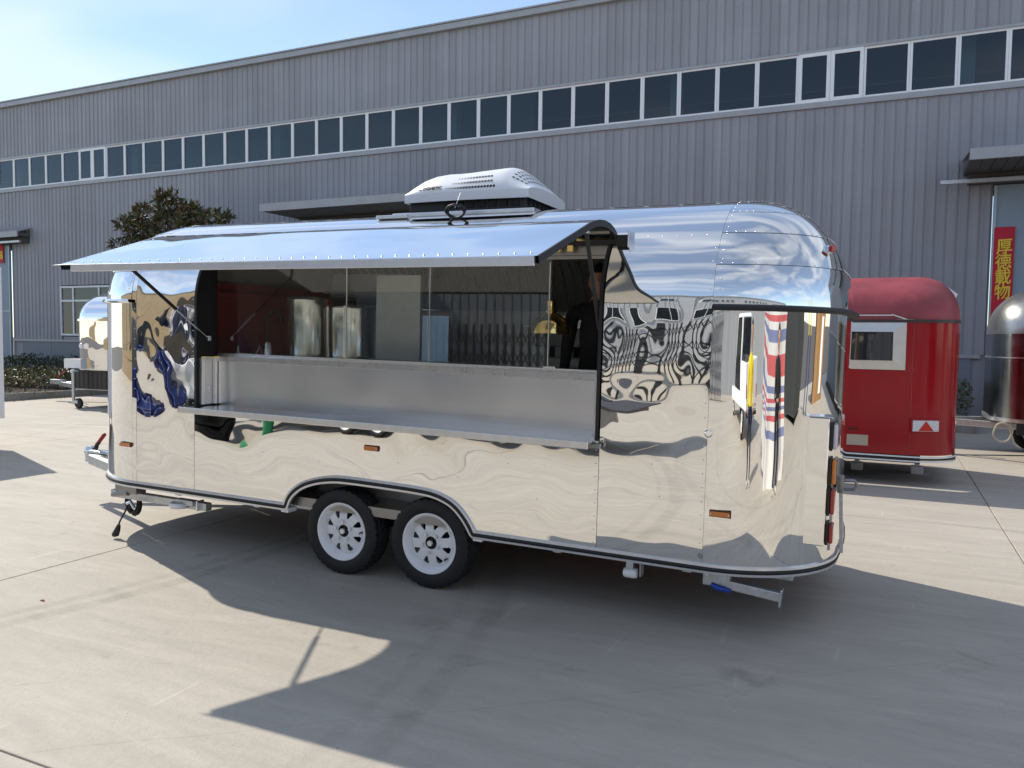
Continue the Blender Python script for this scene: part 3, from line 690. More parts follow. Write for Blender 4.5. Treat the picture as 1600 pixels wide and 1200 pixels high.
# interior lining
def lining(x0, x1, z0, z1, near=True):
    rows = []
    for x in (x0, x1):
        zs_ = zlist(max(z0, 1.0), z1, 3, 14) if z1 > ZB else lin(z0, z1, 3)
        col = ([(x, HW*.95, .5)] if z0 <= .5 else [])+[(x, -side(z)*.95, z-(.04 if z > ZB else 0)) for z in zs_]
        rows.append(col+([q for q in [(x, -p[1], p[2]) for p in reversed(col[:-1])] if q[2] > HINGE_Z-.05] if near else []))
    MB().grid(rows).build('interior_lining', inner, TR, smooth=30)
TOPZ = ZB+RB-1e-3
lining(XF+.3, BW[0], .5, TOPZ); lining(BW[1], XR+.2, .5, TOPZ); lining(BW[0], BW[1], .5, BW[2], False); lining(BW[0], BW[1], BW[3], TOPZ)
for x in (XF+.3, XR+.2):
    poly = [(HW*.95, .5), (HW*.95, ZB)]+[(-side(z)*.95, z-.04) for z in zlist(ZB+.02, ZB+RB-1e-3, 1, 10)]; poly += [(-a, z) for a, z in reversed(poly)]
    MB().prism(poly, x-.01, x, lambda p, q, t: (t, p, q)).build('interior_end_wall', inner, TR)
MB().b2((XF-.2, -HW+.06, .43), (XR+.2, HW-.06, .495)).build('floor', brushed_dark, TR)
# ribbed ceiling strips
for i in range(44):
    x = -1.9+i*.085
    rows = [[(x+dx, -side(z)*.935*sg, z-.055) for z in zlist(1.95, ZB+RB-2e-3, 1, 8)] for dx, sg in ((0, 1), (.079, 1))]
    MB().grid(rows).build('ceiling_board', mat('ceiling_board_grey', (.20, .205, .20), .45, noise=(3, .1), rnd=.12), TR, smooth=40)
# ---- hatch
HP = [(-.897, 2.276), (-.935, 2.304), (-.99, 2.326), (-1.06, 2.340), (-1.15, 2.344), (-1.24, 2.336), (-1.32, 2.320), (-1.40, 2.297), (-1.58, 2.233), (-1.76, 2.170), (-1.92, 2.113), (-2.083, 2.056)]
HX0, HX1 = -1.76, 1.50
def offs(pf, d):
    out = []
    for i, p in enumerate(pf):
        a, c = Vector(pf[max(i-1, 0)]), Vector(pf[min(i+1, len(pf)-1)]); t = (c-a).normalized(); n = Vector((t.y, -t.x)); out.append((p[0]+n.x*d, p[1]+n.y*d))
    return out
HPi = offs(HP, -.036) if offs(HP, -.036)[5][1] < HP[5][1] else offs(HP, .036)
ht = MB().grid([[(x, y, z) for y, z in HP] for x in lin(HX0, HX1, 40)]).build('serving_hatch', mirror_mat('hatch_steel', STEEL, .015, [(1.1, .03), (3.2, .004)], 11), TR, smooth=40)
MB().grid([[(x, y, z) for y, z in HPi] for x in lin(HX0, HX1, 20)]).build('hatch_liner', mirror_mat('hatch_liner_steel', (.62, .62, .60), .10, [(2.0, .006)], 3), ht, smooth=40)
def edge_strip(x0, x1, a, b_, name, m_):
    r0 = [(x0, *HP[i]) for i in range(a, b_)]; r1 = [(x1, *HP[i]) for i in range(a, b_)]; r2 = [(x1, *HPi[i]) for i in range(a, b_)]; r3 = [(x0, *HPi[i]) for i in range(a, b_)]
    MB().grid([r0, r1, r2, r3, r0]).build(name, m_, ht, smooth=30)
edge_strip(HX1, HX1+.010, 0, 12, 'hatch_seal', black_rub); edge_strip(HX0-.010, HX0, 0, 12, 'hatch_edge', mirror_dome)
lp = HP[-1]
MB().b2((HX0+.10, lp[0]-.010, lp[1]-.046), (HX1-.01, lp[0]+.012, lp[1]-.002), .003).build('hatch_lip', MATS['rail_white_aluminium'], ht)
MB().add([(HX0-.06, lp[0]-.02, lp[1]-.006), (HX0+.11, lp[0]-.012, lp[1]-.002), (HX0+.11, lp[0]+.05, lp[1]+.012), (HX0-.06, lp[0]-.02, lp[1]-.010), (HX0+.11, lp[0]-.012, lp[1]-.008), (HX0+.11, lp[0]+.05, lp[1]+.004)], [(0, 1, 2), (3, 5, 4), (0, 3, 4, 1), (1, 4, 5, 2), (2, 5, 3, 0)]).build('hatch_corner', alu, ht)
rv = []
for i in range(39):
    x = HX0+.05+i*(HX1-HX0-.1)/38; rv.append(((x, -2.03, 2.0755), (0, -.33, .94)))
for i in range(11):
    y = -.98-i*.105
    z = np.interp(-y, [-p[0] for p in HP], [p[1] for p in HP]); rv.append(((HX0+.02, y, float(z)+.001), (0, -.2, .97))); 
rvo = rivets(rv, .006); rvo.parent = ht
hb = MB().b2((HX0-.02, -.93, 2.236), (HX1+.055, -.855, 2.262), .004); hb.b2((HX1+.012, -.955, 2.222), (HX1+.085, -.86, 2.288), .006)
hb.build('hinge_rail', black_rub, TR)
MB().b2((HX1+.0855, -.968, 2.212), (HX1+.093, -.850, 2.312), .004).build('hinge_end_plate', zinc, TR)
def strut(p, q, frac=.62):
    p, q = Vector(p), Vector(q); mid = p+(q-p)*frac
    s_ = MB().cyl(p, mid, .0125, 12).build('gas_strut', black_pl, TR, smooth=40)
    MB().cyl(mid, q, .006, 10).build('strut_rod', zinc, s_, smooth=40)
    MB().box(p, (.03, .03, .035), None, .005).build('strut_mount', zinc, s_); MB().box(q, (.035, .03, .04), None, .005).build('strut_mount', zinc, s_)
strut((OX0-.01, -1.72, 2.145), (OX0+.03, -.96, 1.60)); strut((OX1-.045, -1.27, 2.275), (OX1-.045, -.93, 1.62), .8)
lt = MB().b2((OX0+.4, GY+.03, 2.215), (OX1-.1, GY+.07, 2.235)).build('head_light_strip', brushed_dark, TR)
for x in (1.12, 1.20): MB().b2((x, GY-.06, 2.20), (x+.035, GY-.03, 2.235)).build('latch', brass, TR)

# ---- wheels
def tyre_mesh(rad=.300, w=.185, rin=.185):
    n = 144; rows = []
    half = w/2
    prof_ = [(rin, -half*.70), (rin+.012, -half*.80), (rin+.03, -half*.93), (rin+.055, -half), (rad-.035, -half*.99), (rad-.018, -half*.93)]
    tr = 22
    for i in range(n):
        a = 2*math.pi*i/n; ca, sa = math.cos(a), math.sin(a); row = [(r*ca, y, r*sa) for r, y in prof_]
        for k in range(tr+1):
            u = -1+2*k/tr; y = u*half*.88
            r = rad-.006*abs(u)**3
            zig = .055*(1 if (i//2) % 2 else -1)
            gr = any(abs(u-c-zig) < .055 for c in (-.55, 0, .55))
            lat = abs(u) > .72 and i % 4 == 0
            if gr or lat: r -= .009
            row.append((r*ca, y, r*sa))
        row += [(r*ca, -y, r*sa) for r, y in reversed(prof_)]
        rows.append(row)
    return MB().grid(rows, close_u=True).mesh('tyre', mat('tyre_rubber', (.016, .016, .017), .62, noise=(14, .25), spec=.4), smooth=28)
def rim_meshes(m_):
    n = 96; b = MB()
    # barrel and flange: outer face is -y
    b.lathe([(.160, .085), (.172, .08), (.178, .05), (.176, .0), (.180, -.045), (.186, -.064), (.199, -.074), (.203, -.081), (.201, -.086), (.192, -.085), (.184, -.077), (.172, -.066), (.163, -.05), (.160, -.030)], n)
    barrel = b.mesh('rim', m_, smooth=30)
    d = MB(); rr = [.160, .156, .146, .138, .126, .112, .098, .088, .070, .050, .043]
    yy = [-.030, -.036, -.042, -.047, -.052, -.056, -.058, -.060, -.055, -.054, -.054]
    nn = 192
    vs = []; fs = []
    for i in range(nn):
        a = 2*math.pi*i/nn
        for r, y in zip(rr, yy): vs.append((r*math.cos(a), y, r*math.sin(a)))
    k = len(rr); sec = nn//8
    for i in range(nn):
        ph = (i % sec+.5)/sec-.5
        for l in range(k-1):
            rm = (rr[l]+rr[l+1])/2
            wd = {2: .18, 3: .22, 4: .17, 5: .11, 6: .05}.get(l, 0)
            if abs(ph) < wd: continue
            j = (i+1) % nn; fs.append((i*k+l, i*k+l+1, j*k+l+1, j*k+l))
    # a second skin behind for thickness
    o = len(vs); vs2 = [(x, y+.006, z) for x, y, z in vs]
    d.add(vs, fs); d.add(vs2, fs)
    disc = d.mesh('wheel_disc', m_, smooth=30)
    return barrel, disc
ty_me = tyre_mesh(); rim_me, disc_me = rim_meshes(white_paint)
nut_me = MB().cyl((0, 0, 0), (0, -.020, 0), .0105, 6).cyl((0, -.02, 0), (0, -.024, 0), .007, 6).mesh('lug_nut', zinc)
hub_me = MB().lathe([(.0, -.078), (.017, -.078), (.020, -.074), (.021, -.06)], 20).mesh('hub_cap', zinc, smooth=40)
bore_me = MB().lathe([(.043, -.0535), (.041, -.056), (.036, -.052), (.034, -.03), (0, -.03)], 32).mesh('hub_bore', black_pl, smooth=40)
drum_me = MB().lathe([(0, -.01), (.12, -.01), (.125, .0), (.125, .06), (0, .06)], 32).mesh('brake_drum', black_pl, smooth=40)
valve_me = MB().tube([(.150, -.040, 0), (.150, -.075, 0), (.156, -.085, 0)], [.006, .006, .004], 8).mesh('valve', black_rub)
def wheel(parent, x, y, z, spin, far=False):
    w = link('wheel', rim_me, parent, (x, y, z), (0, spin, math.pi if far else 0))
    for nm, me in (('tyre', ty_me), ('wheel_disc', disc_me), ('hub_cap', hub_me), ('hub_bore', bore_me), ('brake_drum', drum_me), ('valve', valve_me)): link(nm, me, w)
    for i in range(5):
        a = 2*math.pi*i/5+.3; link('lug_nut', nut_me, w, (.062*math.cos(a), -.052, .062*math.sin(a)))
    return w
for x in (-.388, .318):
    wheel(TR, x, -.918, .300+.0165*x, .35+x); wheel(TR, x, .918, .300+.0165*x, 1.0+x, True)
# wheel well
rows = [[(x, y, max(z, .43)) for y in (-HW+.004, -.70)] for x, z in [(a*1.01-.001, b_-.004) for a, b_ in ARCH]]
MB().grid(rows).build('wheel_well', brushed_dark, TR, smooth=30)
MB().b2((-.83, -.705, .30), (.67, -.70, .72)).build('wheel_well_back', inner, TR)
for x in (-.845, .70): MB().b2((x-.03, -HW-.005, .385), (x+.035, -HW+.09, .418), .003).build('arch_bracket', white_paint, TR)
for y in (-.62, .62): MB().b2((-2.6, y-.03, .31), (2.55, y+.03, .43), .004).build('chassis_rail', galv, TR)
for x in (-.388, .318): MB().b2((x-.03, -.80, .27), (x+.03, .80, .33), .004).build('axle', galv, TR)
for x in (-2.0, -1.2, 1.2, 2.0): MB().b2((x-.025, -.95, .36), (x+.025, .95, .42)).build('cross_member', galv, TR)
for y in (-.8,): MB().b2((-.75, y, .32), (.62, y+.06, .40), .004).build('leaf_spring', black_pl, TR)
# marker lights
def marker(x, z, y=-HW, rz=0, w=.118):
    o = MB().b2((-w/2, -.006, -.019), (w/2, .002, .019), .002).build('marker_light', mat('amber_base', (.10, .03, .01), .4, noise=(10, .1)), TR, loc=(x, y, z), rot=(0, 0, rz))
    MB().b2((-w/2+.006, -.022, -.014), (w/2-.006, -.006, .014), .004).build('lens', amber, o)
    for s_ in (-1, 1): MB().cyl((s_*(w/2-.010), -.021, 0), (s_*(w/2-.010), -.0235, 0), .004, 8).build('screw', zinc, o)
marker(-.107, .908); marker(2.193, .740); marker(-2.444, .739, w=.125)
# tail lamp pod on the rear corner
pod = MB().b2((2.5250, -.815, .575), (2.7150, -.665, 1.285), .006).build('tail_lamp_pod', mirror_dome, TR)
MB().b2((2.5130, -.8215, .573), (2.5320, -.60, 1.29), .003).build('pod_flange', zinc, pod)
MB().b2((2.5150, -.824, 1.286), (2.7250, -.655, 1.292), .002).build('pod_top', zinc, pod)
for z, mm in ((1.18, clear_lens), (.985, amber), (.82, red_lens), (.64, red_lens)):
    h = .155 if z != .64 else .12
    l_ = MB().b2((2.7160, -.795, z-h/2), (2.7330, -.675, z+h/2), .005).build('tail_lamp', black_pl, pod)
    MB().b2((2.7335, -.79, z-h/2+.008), (2.7570, -.68, z+h/2-.008), .009).build('lens', mm, l_)
# small emblem vent and a reflector cup at the seam
MB().lathe([(0, -.008), (.016, -.008), (.022, -.003), (.022, 0)], 20).build('body_latch', mirror_dome, TR, smooth=40, loc=(XR+.005, -HW, 1.178))
MB().lathe([(0, -.006), (.013, -.006), (.016, 0)], 16).build('drain_plug', brushed_dark, TR, smooth=40, loc=(XR-.012, -HW, .492))
# rear clearance lamp on dome
p = Vector(endp(.27, ZB+RB*.50, True, .0)); 
o = MB().box((0, 0, 0), (.06, .05, .045), None, .012).build('clearance_lamp', zinc, TR, loc=p, rot=(0, 0, R(-40)))
MB().box((.036, -.0, 0), (.022, .042, .038), None, .008).build('lens', red_lens, o)
# rear steady jack folded along the rail
jk = MB().b2((2.10, -.99, .315), (2.25, -.93, .41), .006).build('steady_jack', galv, TR)
rot = Matrix.Rotation(R(5.5), 3, 'Y')
MB().box((2.375, -.975, .322), (.29, .042, .05), rot, .004).build('jack_leg', galv, jk)
MB().box((2.522, -.975, .306), (.012, .065, .095), rot, .004).build('jack_foot', zinc, jk)
MB().tube([(2.15, -.995, .325), (2.19, -1.0, .312), (2.26, -1.0, .306)], [.014, .018, .012], 8).build('jack_lever', blue_lever, jk, smooth=40)
for x in (2.125, 2.225): MB().cyl((x, -.992, .375), (x, -.998, .375), .011, 10).build('bolt', zinc, jk)
# inlet socket on bracket under the rail
so = MB().b2((1.735, -.99, .30), (1.742, -.92, .40), .002).b2((1.60, -.965, .385), (1.75, -.94, .40)).build('socket_bracket', galv, TR)
MB().lathe([(0, -.05), (.022, -.05), (.03, -.04), (.032, 0), (.028, .03), (0, .035)], 20, 'x').build('power_inlet', white_pl, so, smooth=40, loc=(1.69, -.985, .318))
MB().b2((1.655, -1.0, .335), (1.70, -.955, .395), .003).build('socket_clamp', zinc, so)
# front steady legs / tongue
MB().b2((-2.78, -.93, .262), (-1.72, -.87, .322), .004).build('steady_beam', galv, TR)
MB().b2((-2.74, -.92, .322), (-2.70, -.88, .42)).build('beam_post', galv, TR)
o = MB().b2((-2.02, -.96, .29), (-1.83, -.90, .335), .006).build('steady_jack', galv, TR)
MB().lathe([(0, -.02), (.075, -.02), (.085, -.008), (.085, .008), (.075, .02), (0, .02)], 24, 'z').build('jack_foot', white_pl, o, smooth=40, loc=(-1.99, -.93, .285))
MB().b2((-1.80, -.955, .262), (-1.785, -.885, .34), .002).build('jack_plate', zinc, o)
for s_ in (-1, 1):
    MB().box((-3.42, s_*.36, .345), (1.45, .07, .09), Matrix.Rotation(s_*R(21), 3, 'Z') , .006).build('tongue_beam', mat('tongue_grey', (.66, .66, .63), .45, .3, noise=(10, .1)), TR)
MB().b2((-4.24, -.07, .30), (-3.98, .07, .385), .008).build('tongue_head', MATS['tongue_grey'], TR)
# coupler with red lever, seen beyond the front corner
cpx = MB().b2((-4.28, -.055, .388), (-3.96, .055, .42), .012); cpx.lathe([(.0, .07), (.036, .065), (.05, .045), (.054, .0), (.05, -.02)], 20, 'z', (-4.25, 0, .385)); co_ = cpx.build('coupler', zinc, TR, smooth=35)
MB().tube([(-4.17, 0, .43), (-4.15, 0, .475), (-4.12, 0, .50)], [.022, .02, .02], 8).build('coupler_lever', black_pl, co_, smooth=40)
MB().tube([(-4.14, 0, .485), (-4.05, 0, .575), (-4.035, 0, .585)], [.018, .019, .015], 10).build('lever_grip', red_grip, co_, smooth=40)
# coil of black trailer cable with plug hanging at the front
rg = []
for i in range(120):
    a = i*.33; r = .085+.012*math.sin(i*.7); rg.append((-2.57+r*math.cos(a)*.8, -.90+.012*math.sin(i*.21)+i*.0003, .24+r*math.sin(a)*1.25))
cb = MB().tube(rg, .0085, 7); cb.tube([rg[-1], (-2.55, -.98, .17), (-2.56, -1.02, .10), (-2.575, -1.03, .04)], .007, 7)
cable = cb.build('trailer_cable', black_rub, TR, smooth=40)
MB().tube([(-2.565, -1.025, .07), (-2.575, -1.03, .035), (-2.59, -1.035, -.005), (-2.61, -1.037, -.012)], [.014, .022, .028, .022], 10).build('plug', black_pl, cable, smooth=40)
MB().cyl((-2.68, -.99, .30), (-2.50, -.99, .33), .02, 10).b2((-2.64, -1.0, .33), (-2.40, -.90, .40), .006).build('cable_bracket', brushed_dark, TR)
MB().tube([(-2.50, -1.0, .25), (-2.45, -1.01, .27), (-2.42, -1.0, .22)], .014, 8).build('shackle', zinc, TR, smooth=40)
# rear latch and step arm
o = MB().tube([(2.7800, -.50, .90), (2.8450, -.50, .905), (2.8600, -.50, .88), (2.8450, -.50, .855), (2.7800, -.50, .85)], .010, 8).b2((2.7550, -.53, .83), (2.7900, -.47, .93), .005).build('rear_latch', brushed_dark, TR, smooth=40)
MB().box((2.7850, -.50, .66), (.02, .04, .36), Matrix.Rotation(R(-3), 3, 'Y'), .003).build('rear_step_arm', galv, TR)
# ---- roof air conditioner
AX0, AX1, AY0, AY1 = -.30, .70, -.43, .30
ac = MB().b2((AX0+.02, AY0+.06, 2.545), (AX1-.04, AY1-.05, 2.645), .008).build('air_conditioner', black_pl, TR)
MB().b2((AX0-.08, AY0-.02, 2.525), (AX1+.06, AY1+.03, 2.555), .006).build('roof_pad', alu, ac)
for i in range(7): MB().b2((.02+i*.088, AY0+.052, 2.585), (.085+i*.088, AY0+.0595, 2.63), .002).build('intake_slot', mat('slot_black', (.004, .004, .004), .7, noise=(9, .2)), ac)
for i in range(7): MB().b2((AX1-.0395, AY0+.12+i*.075, 2.58), (AX1-.033, AY0+.165+i*.075, 2.63), .002).build('intake_slot', MATS['slot_black'], ac)
def ac_h(u):
    return float(np.interp(u, [0, .04, .10, .18, .28, .36, .45, .60, .76, .80, .86, .93, 1.0], [.045, .105, .150, .176, .186, .184, .186, .196, .206, .200, .165, .105, .035]))
def ac_top(u, v):
    e = (1-abs(2*v-1)**2.7)**.72
    return 2.69+ac_h(u)*e*1.0
def acp(u, v): # narrows towards the rear end a little
    tap = 1-.06*(1-math.sin(math.pi*min(1, max(0, u))))
    return Vector((AX0+(AX1-AX0)*u, (AY0+AY1)/2+(AY1-AY0)*(v-.5)*tap, ac_top(u, v)))
nu, nv = 56, 44
vv = [.5-.5*math.cos(math.pi*i/nv) for i in range(nv+1)]; uu = [i/nu for i in range(nu+1)]
cv = MB().grid([[acp(u, v) for v in vv] for u in uu])
rim = [acp(0, v) for v in vv]+[acp(u, 1) for u in uu[1:]]+[acp(1, v) for v in reversed(vv[:-1])]+[acp(u, 0) for u in reversed(uu[1:-1])]
low = [Vector((p.x, p.y, 2.632)) for p in rim]; inn = [Vector((p.x*.94+.012, p.y*.92, 2.636)) for p in rim]
cv.grid([list(q) for q in zip(rim, low, inn)], close_u=True)
me = cv.mesh('cover', white_pl); bm = bmesh.new(); bm.from_mesh(me); bmesh.ops.remove_doubles(bm, verts=bm.verts, dist=.0008); bmesh.ops.recalc_face_normals(bm, faces=bm.faces); bm.to_mesh(me); bm.free()
me.polygons.foreach_set('use_smooth', [True]*len(me.polygons)); me.set_sharp_from_angle(angle=R(38))
cover = link('cover', me, ac)
def disc_on(b, u, v, r, asp=1.0):
    p = acp(u, v); du = (acp(u+.005, v)-acp(u-.005, v)).normalized(); dv = (acp(u, v+.004)-acp(u, v-.004)).normalized(); n = du.cross(dv).normalized()
    c = p+n*.0025; b.add([c+du*r*1.15*math.cos(2*math.pi*i/10)+dv*r*1.25*asp*math.sin(2*math.pi*i/10) for i in range(10)], [tuple(range(10))])
hb = MB()
for row, (u0, n_, v) in enumerate(((.36, 17, .014), (.40, 14, .048), (.43, 12, .098))):
    for i in range(n_): disc_on(hb, u0+i*.0235, v, .0042+.0042*min(1, i/6))
for k in range(4):
    for i in range(12): disc_on(hb, .855+k*.032, .10+i*.06, .012 if True else 0, .5)
hb.build('vent_hole', MATS['slot_black'], cover, kind='stuff')
pl_ = acp(.20, .02); du = (acp(.30, .018)-acp(.18, .018)).normalized(); dv = (acp(.24, .030)-acp(.24, .008)).normalized(); n = du.cross(dv).normalized(); dv = n.cross(du)
lm = text_mesh('DOMETIC', .036, ink, .003)
lo = link('lettering', lm, cover); pl_ = acp(.24, .018); lo.matrix_local = Matrix((du, dv, n)).transposed().to_4x4(); lo.location = pl_+n*.007
lo2 = MB().tube([(-.012, -.008, 0), (-.004, .008, 0), (.004, -.002, 0), (.012, .008, 0)], .0022, 6).build('emblem', ink, cover); lo2.matrix_local = lo.matrix_local.copy(); lo2.location = acp(.135, .016)+n*.006
# black cable coil tied up on the roof edge
cc = []
for i in range(150):
    a = i*.2; r = .064+.005*math.sin(i*.9); cc.append((.235+r*1.05*math.cos(a)+.006*math.sin(i*.31), -.60-.02*math.sin(a)+.0001*i, 2.515+.012+.042*math.sin(a)+.004*math.cos(i*.47)))
coil = empty('cable_coil', (0, 0, 0), label='small black cable coil tied below the rooftop air conditioner', category='cable'); coil.location = TR.location; coil.rotation_euler = TR.rotation_euler
MB().tube(cc, .0062, 7).build('cable', black_rub, coil, smooth=40)
MB().tube([(.245, -.62, 2.545), (.255, -.60, 2.60), (.25, -.555, 2.66)], .0022, 6).build('cable_tie', white_pl, coil)
b = MB()
# flashing strip round the unit
b.b2((AX0-.16, AY0-.11, 2.505), (AX0+.10, AY0-.02, 2.53), .004).build('roof_patch', alu, TR)

# ---- interior fittings seen through the glass
def thing(name, label, cat, loc, **k): 
    o = empty(name, loc, **k); o['label'] = label; o['category'] = cat; return o
def tw(lx, ly, lz): return TR.location+Matrix.Rotation(.0165, 3, 'Y') @ Vector((lx, ly, lz))
MB().b2((-1.95, .30, .50), (1.9, .90, 1.30), .004).build('back_bench', inner, TR)
MB().b2((-1.95, .28, 1.30), (1.9, .92, 1.335), .004).build('back_counter', brushed, TR)
MB().b2((-2.05, -.90, .50), (-2.0, .90, 2.05)).build('red_panel', mat('red_laminate', (.50, .09, .09), .35, noise=(3, .08)), TR)
MB().b2((-2.0, -.9, 1.93), (-1.93, .9, 1.97), .003).build('end_shelf', MATS['red_laminate'], TR)
MB().b2((-2.0, -.60, 1.32), (-1.62, .9, 1.345)).build('end_counter', brushed, TR)
t = thing('mixer_tap', 'black gooseneck tap with steel base inside at the left of the counter', 'tap', tw(-1.42, -.60, 1.476))
MB().lathe([(0, .10), (.022, .10), (.03, .08), (.034, .0), (0, 0)], 20, 'z').build('tap_body', zinc, t, smooth=40)
MB().tube([(0, 0, .09), (0, 0, .24), (.01, 0, .30), (.06, 0, .345), (.12, 0, .335), (.15, 0, .29), (.152, 0, .25)], .011, 10).build('spout', black_pl, t, smooth=40)
MB().tube([(0, -.03, .06), (-.02, -.07, .10), (-.03, -.08, .16)], [.008, .007, .006], 8).build('lever', black_pl, t, smooth=40)
for i, (x, y, r, h, lb) in enumerate([(-1.20, -.38, .16, .46, 'tall polished steel cylinder right of the black tap'), (-.80, -.34, .20, .40, 'wide polished steel drum at the middle of the left pane')]):
    t = thing('steel_tank', lb, 'tank', tw(x, y, 1.335 if False else 1.476))
    MB().lathe([(0, 0), (r, 0), (r+.004, .01), (r, .02), (r, h-.03), (r+.004, h-.02), (r, h-.01), (r*.9, h), (0, h+.01)], 48, 'z').build('drum', mat('tank_steel', (.78, .77, .72), .16, .85, noise=(5, .06)), t, smooth=40)
    MB().tube([(-.03, 0, h), (-.03, 0, h+.03), (.03, 0, h+.03), (.03, 0, h)], .006, 8).build('lid_handle', black_pl, t, smooth=40)
MB().b2((-.46, -.52, 1.48), (-.08, -.48, 2.10), .004).build('steel_cabinet', mat('cabinet_steel', (.62, .62, .60), .38, .35, noise=(6, .08)), TR)
MB().b2((.25, .55, 1.75), (1.3, .85, 1.77), .002).b2((.25, .84, 1.76), (1.3, .86, 1.86)).build('wall_shelf', brushed, TR)
hd = MB().prism([(-.62, 2.15), (.0, 2.15), (.0, 1.98), (-.05, 1.90), (-.62, 1.90), (-.66, 1.96)], -1.25, -.55, lambda p, q, t_: (t_, p+.62, q)).build('range_hood', MATS['cabinet_steel'], TR)
MB().b2((-1.24, -.04, 1.88), (-.56, .60, 1.898), .004).build('hood_filter', brushed_dark, hd)
for i in range(4):
    MB().b2((.30+i*.22, .60, 1.34), (.46+i*.22, .80, 1.60), .01).build('appliance', [MATS['cabinet_steel'], white_pl, brushed, black_pl][i], TR)
MB().b2((.55, .34, 1.34), (1.25, .62, 1.52), .012).build('griddle', MATS['cabinet_steel'], TR)
t = thing('heat_lamp', 'brass bell-shaped hanging lamp behind the right end of the glass', 'lamp', tw(1.005, -.68, 1.70))
MB().lathe([(.128, 0), (.131, .004), (.128, .03), (.118, .065), (.095, .10), (.06, .125), (.034, .135), (.030, .14)], 40, 'z').build('shade', brass, t, smooth=40)
MB().lathe([(.030, .138), (.036, .143), (.036, .150), (.026, .155), (.026, .20), (.028, .21), (0, .215)], 28, 'z').build('socket', brass, t, smooth=40)
MB().cyl((0, 0, .21), (0, 0, .56), .004, 8).build('cord', black_rub, t)
MB().lathe([(0, -.0), (.03, .01), (.04, .04), (.03, .08), (.02, .10)], 20, 'z').build('bulb', mat('bulb_glass', (.85, .80, .65), .2, noise=(9, .05)), t, smooth=40)

# ================================================================== people
def skin_mesh(nodes, edges, root, lvl=1):
    me = bpy.data.meshes.new('sk'); names = list(nodes); idx = {n: i for i, n in enumerate(names)}
    me.from_pydata([nodes[n][0] for n in names], [(idx[a], idx[b_]) for a, b_ in edges], [])
    o = bpy.data.objects.new('sk', me); COL.objects.link(o)
    sm = o.modifiers.new('s', 'SKIN'); sm.use_smooth_shade = True; sb = o.modifiers.new('u', 'SUBSURF'); sb.levels = lvl; sb.render_levels = lvl
    if not me.skin_vertices: 
        bpy.context.view_layer.objects.active = o
    lay = me.skin_vertices[0].data if me.skin_vertices else None
    if lay:
        for n in names:
            r = nodes[n][1]; lay[idx[n]].radius = r if isinstance(r, tuple) else (r, r); lay[idx[n]].use_root = (n == root)
    dg = bpy.context.evaluated_depsgraph_get(); dg.update()
    out = bpy.data.meshes.new_from_object(o.evaluated_get(dg)); bpy.data.objects.remove(o); bpy.data.meshes.remove(me); return out
skin_m = mat('skin', (.50, .29, .20), .5, noise=(20, .06)); hair_m = mat('hair', (.012, .010, .009), .5, noise=(60, .3))
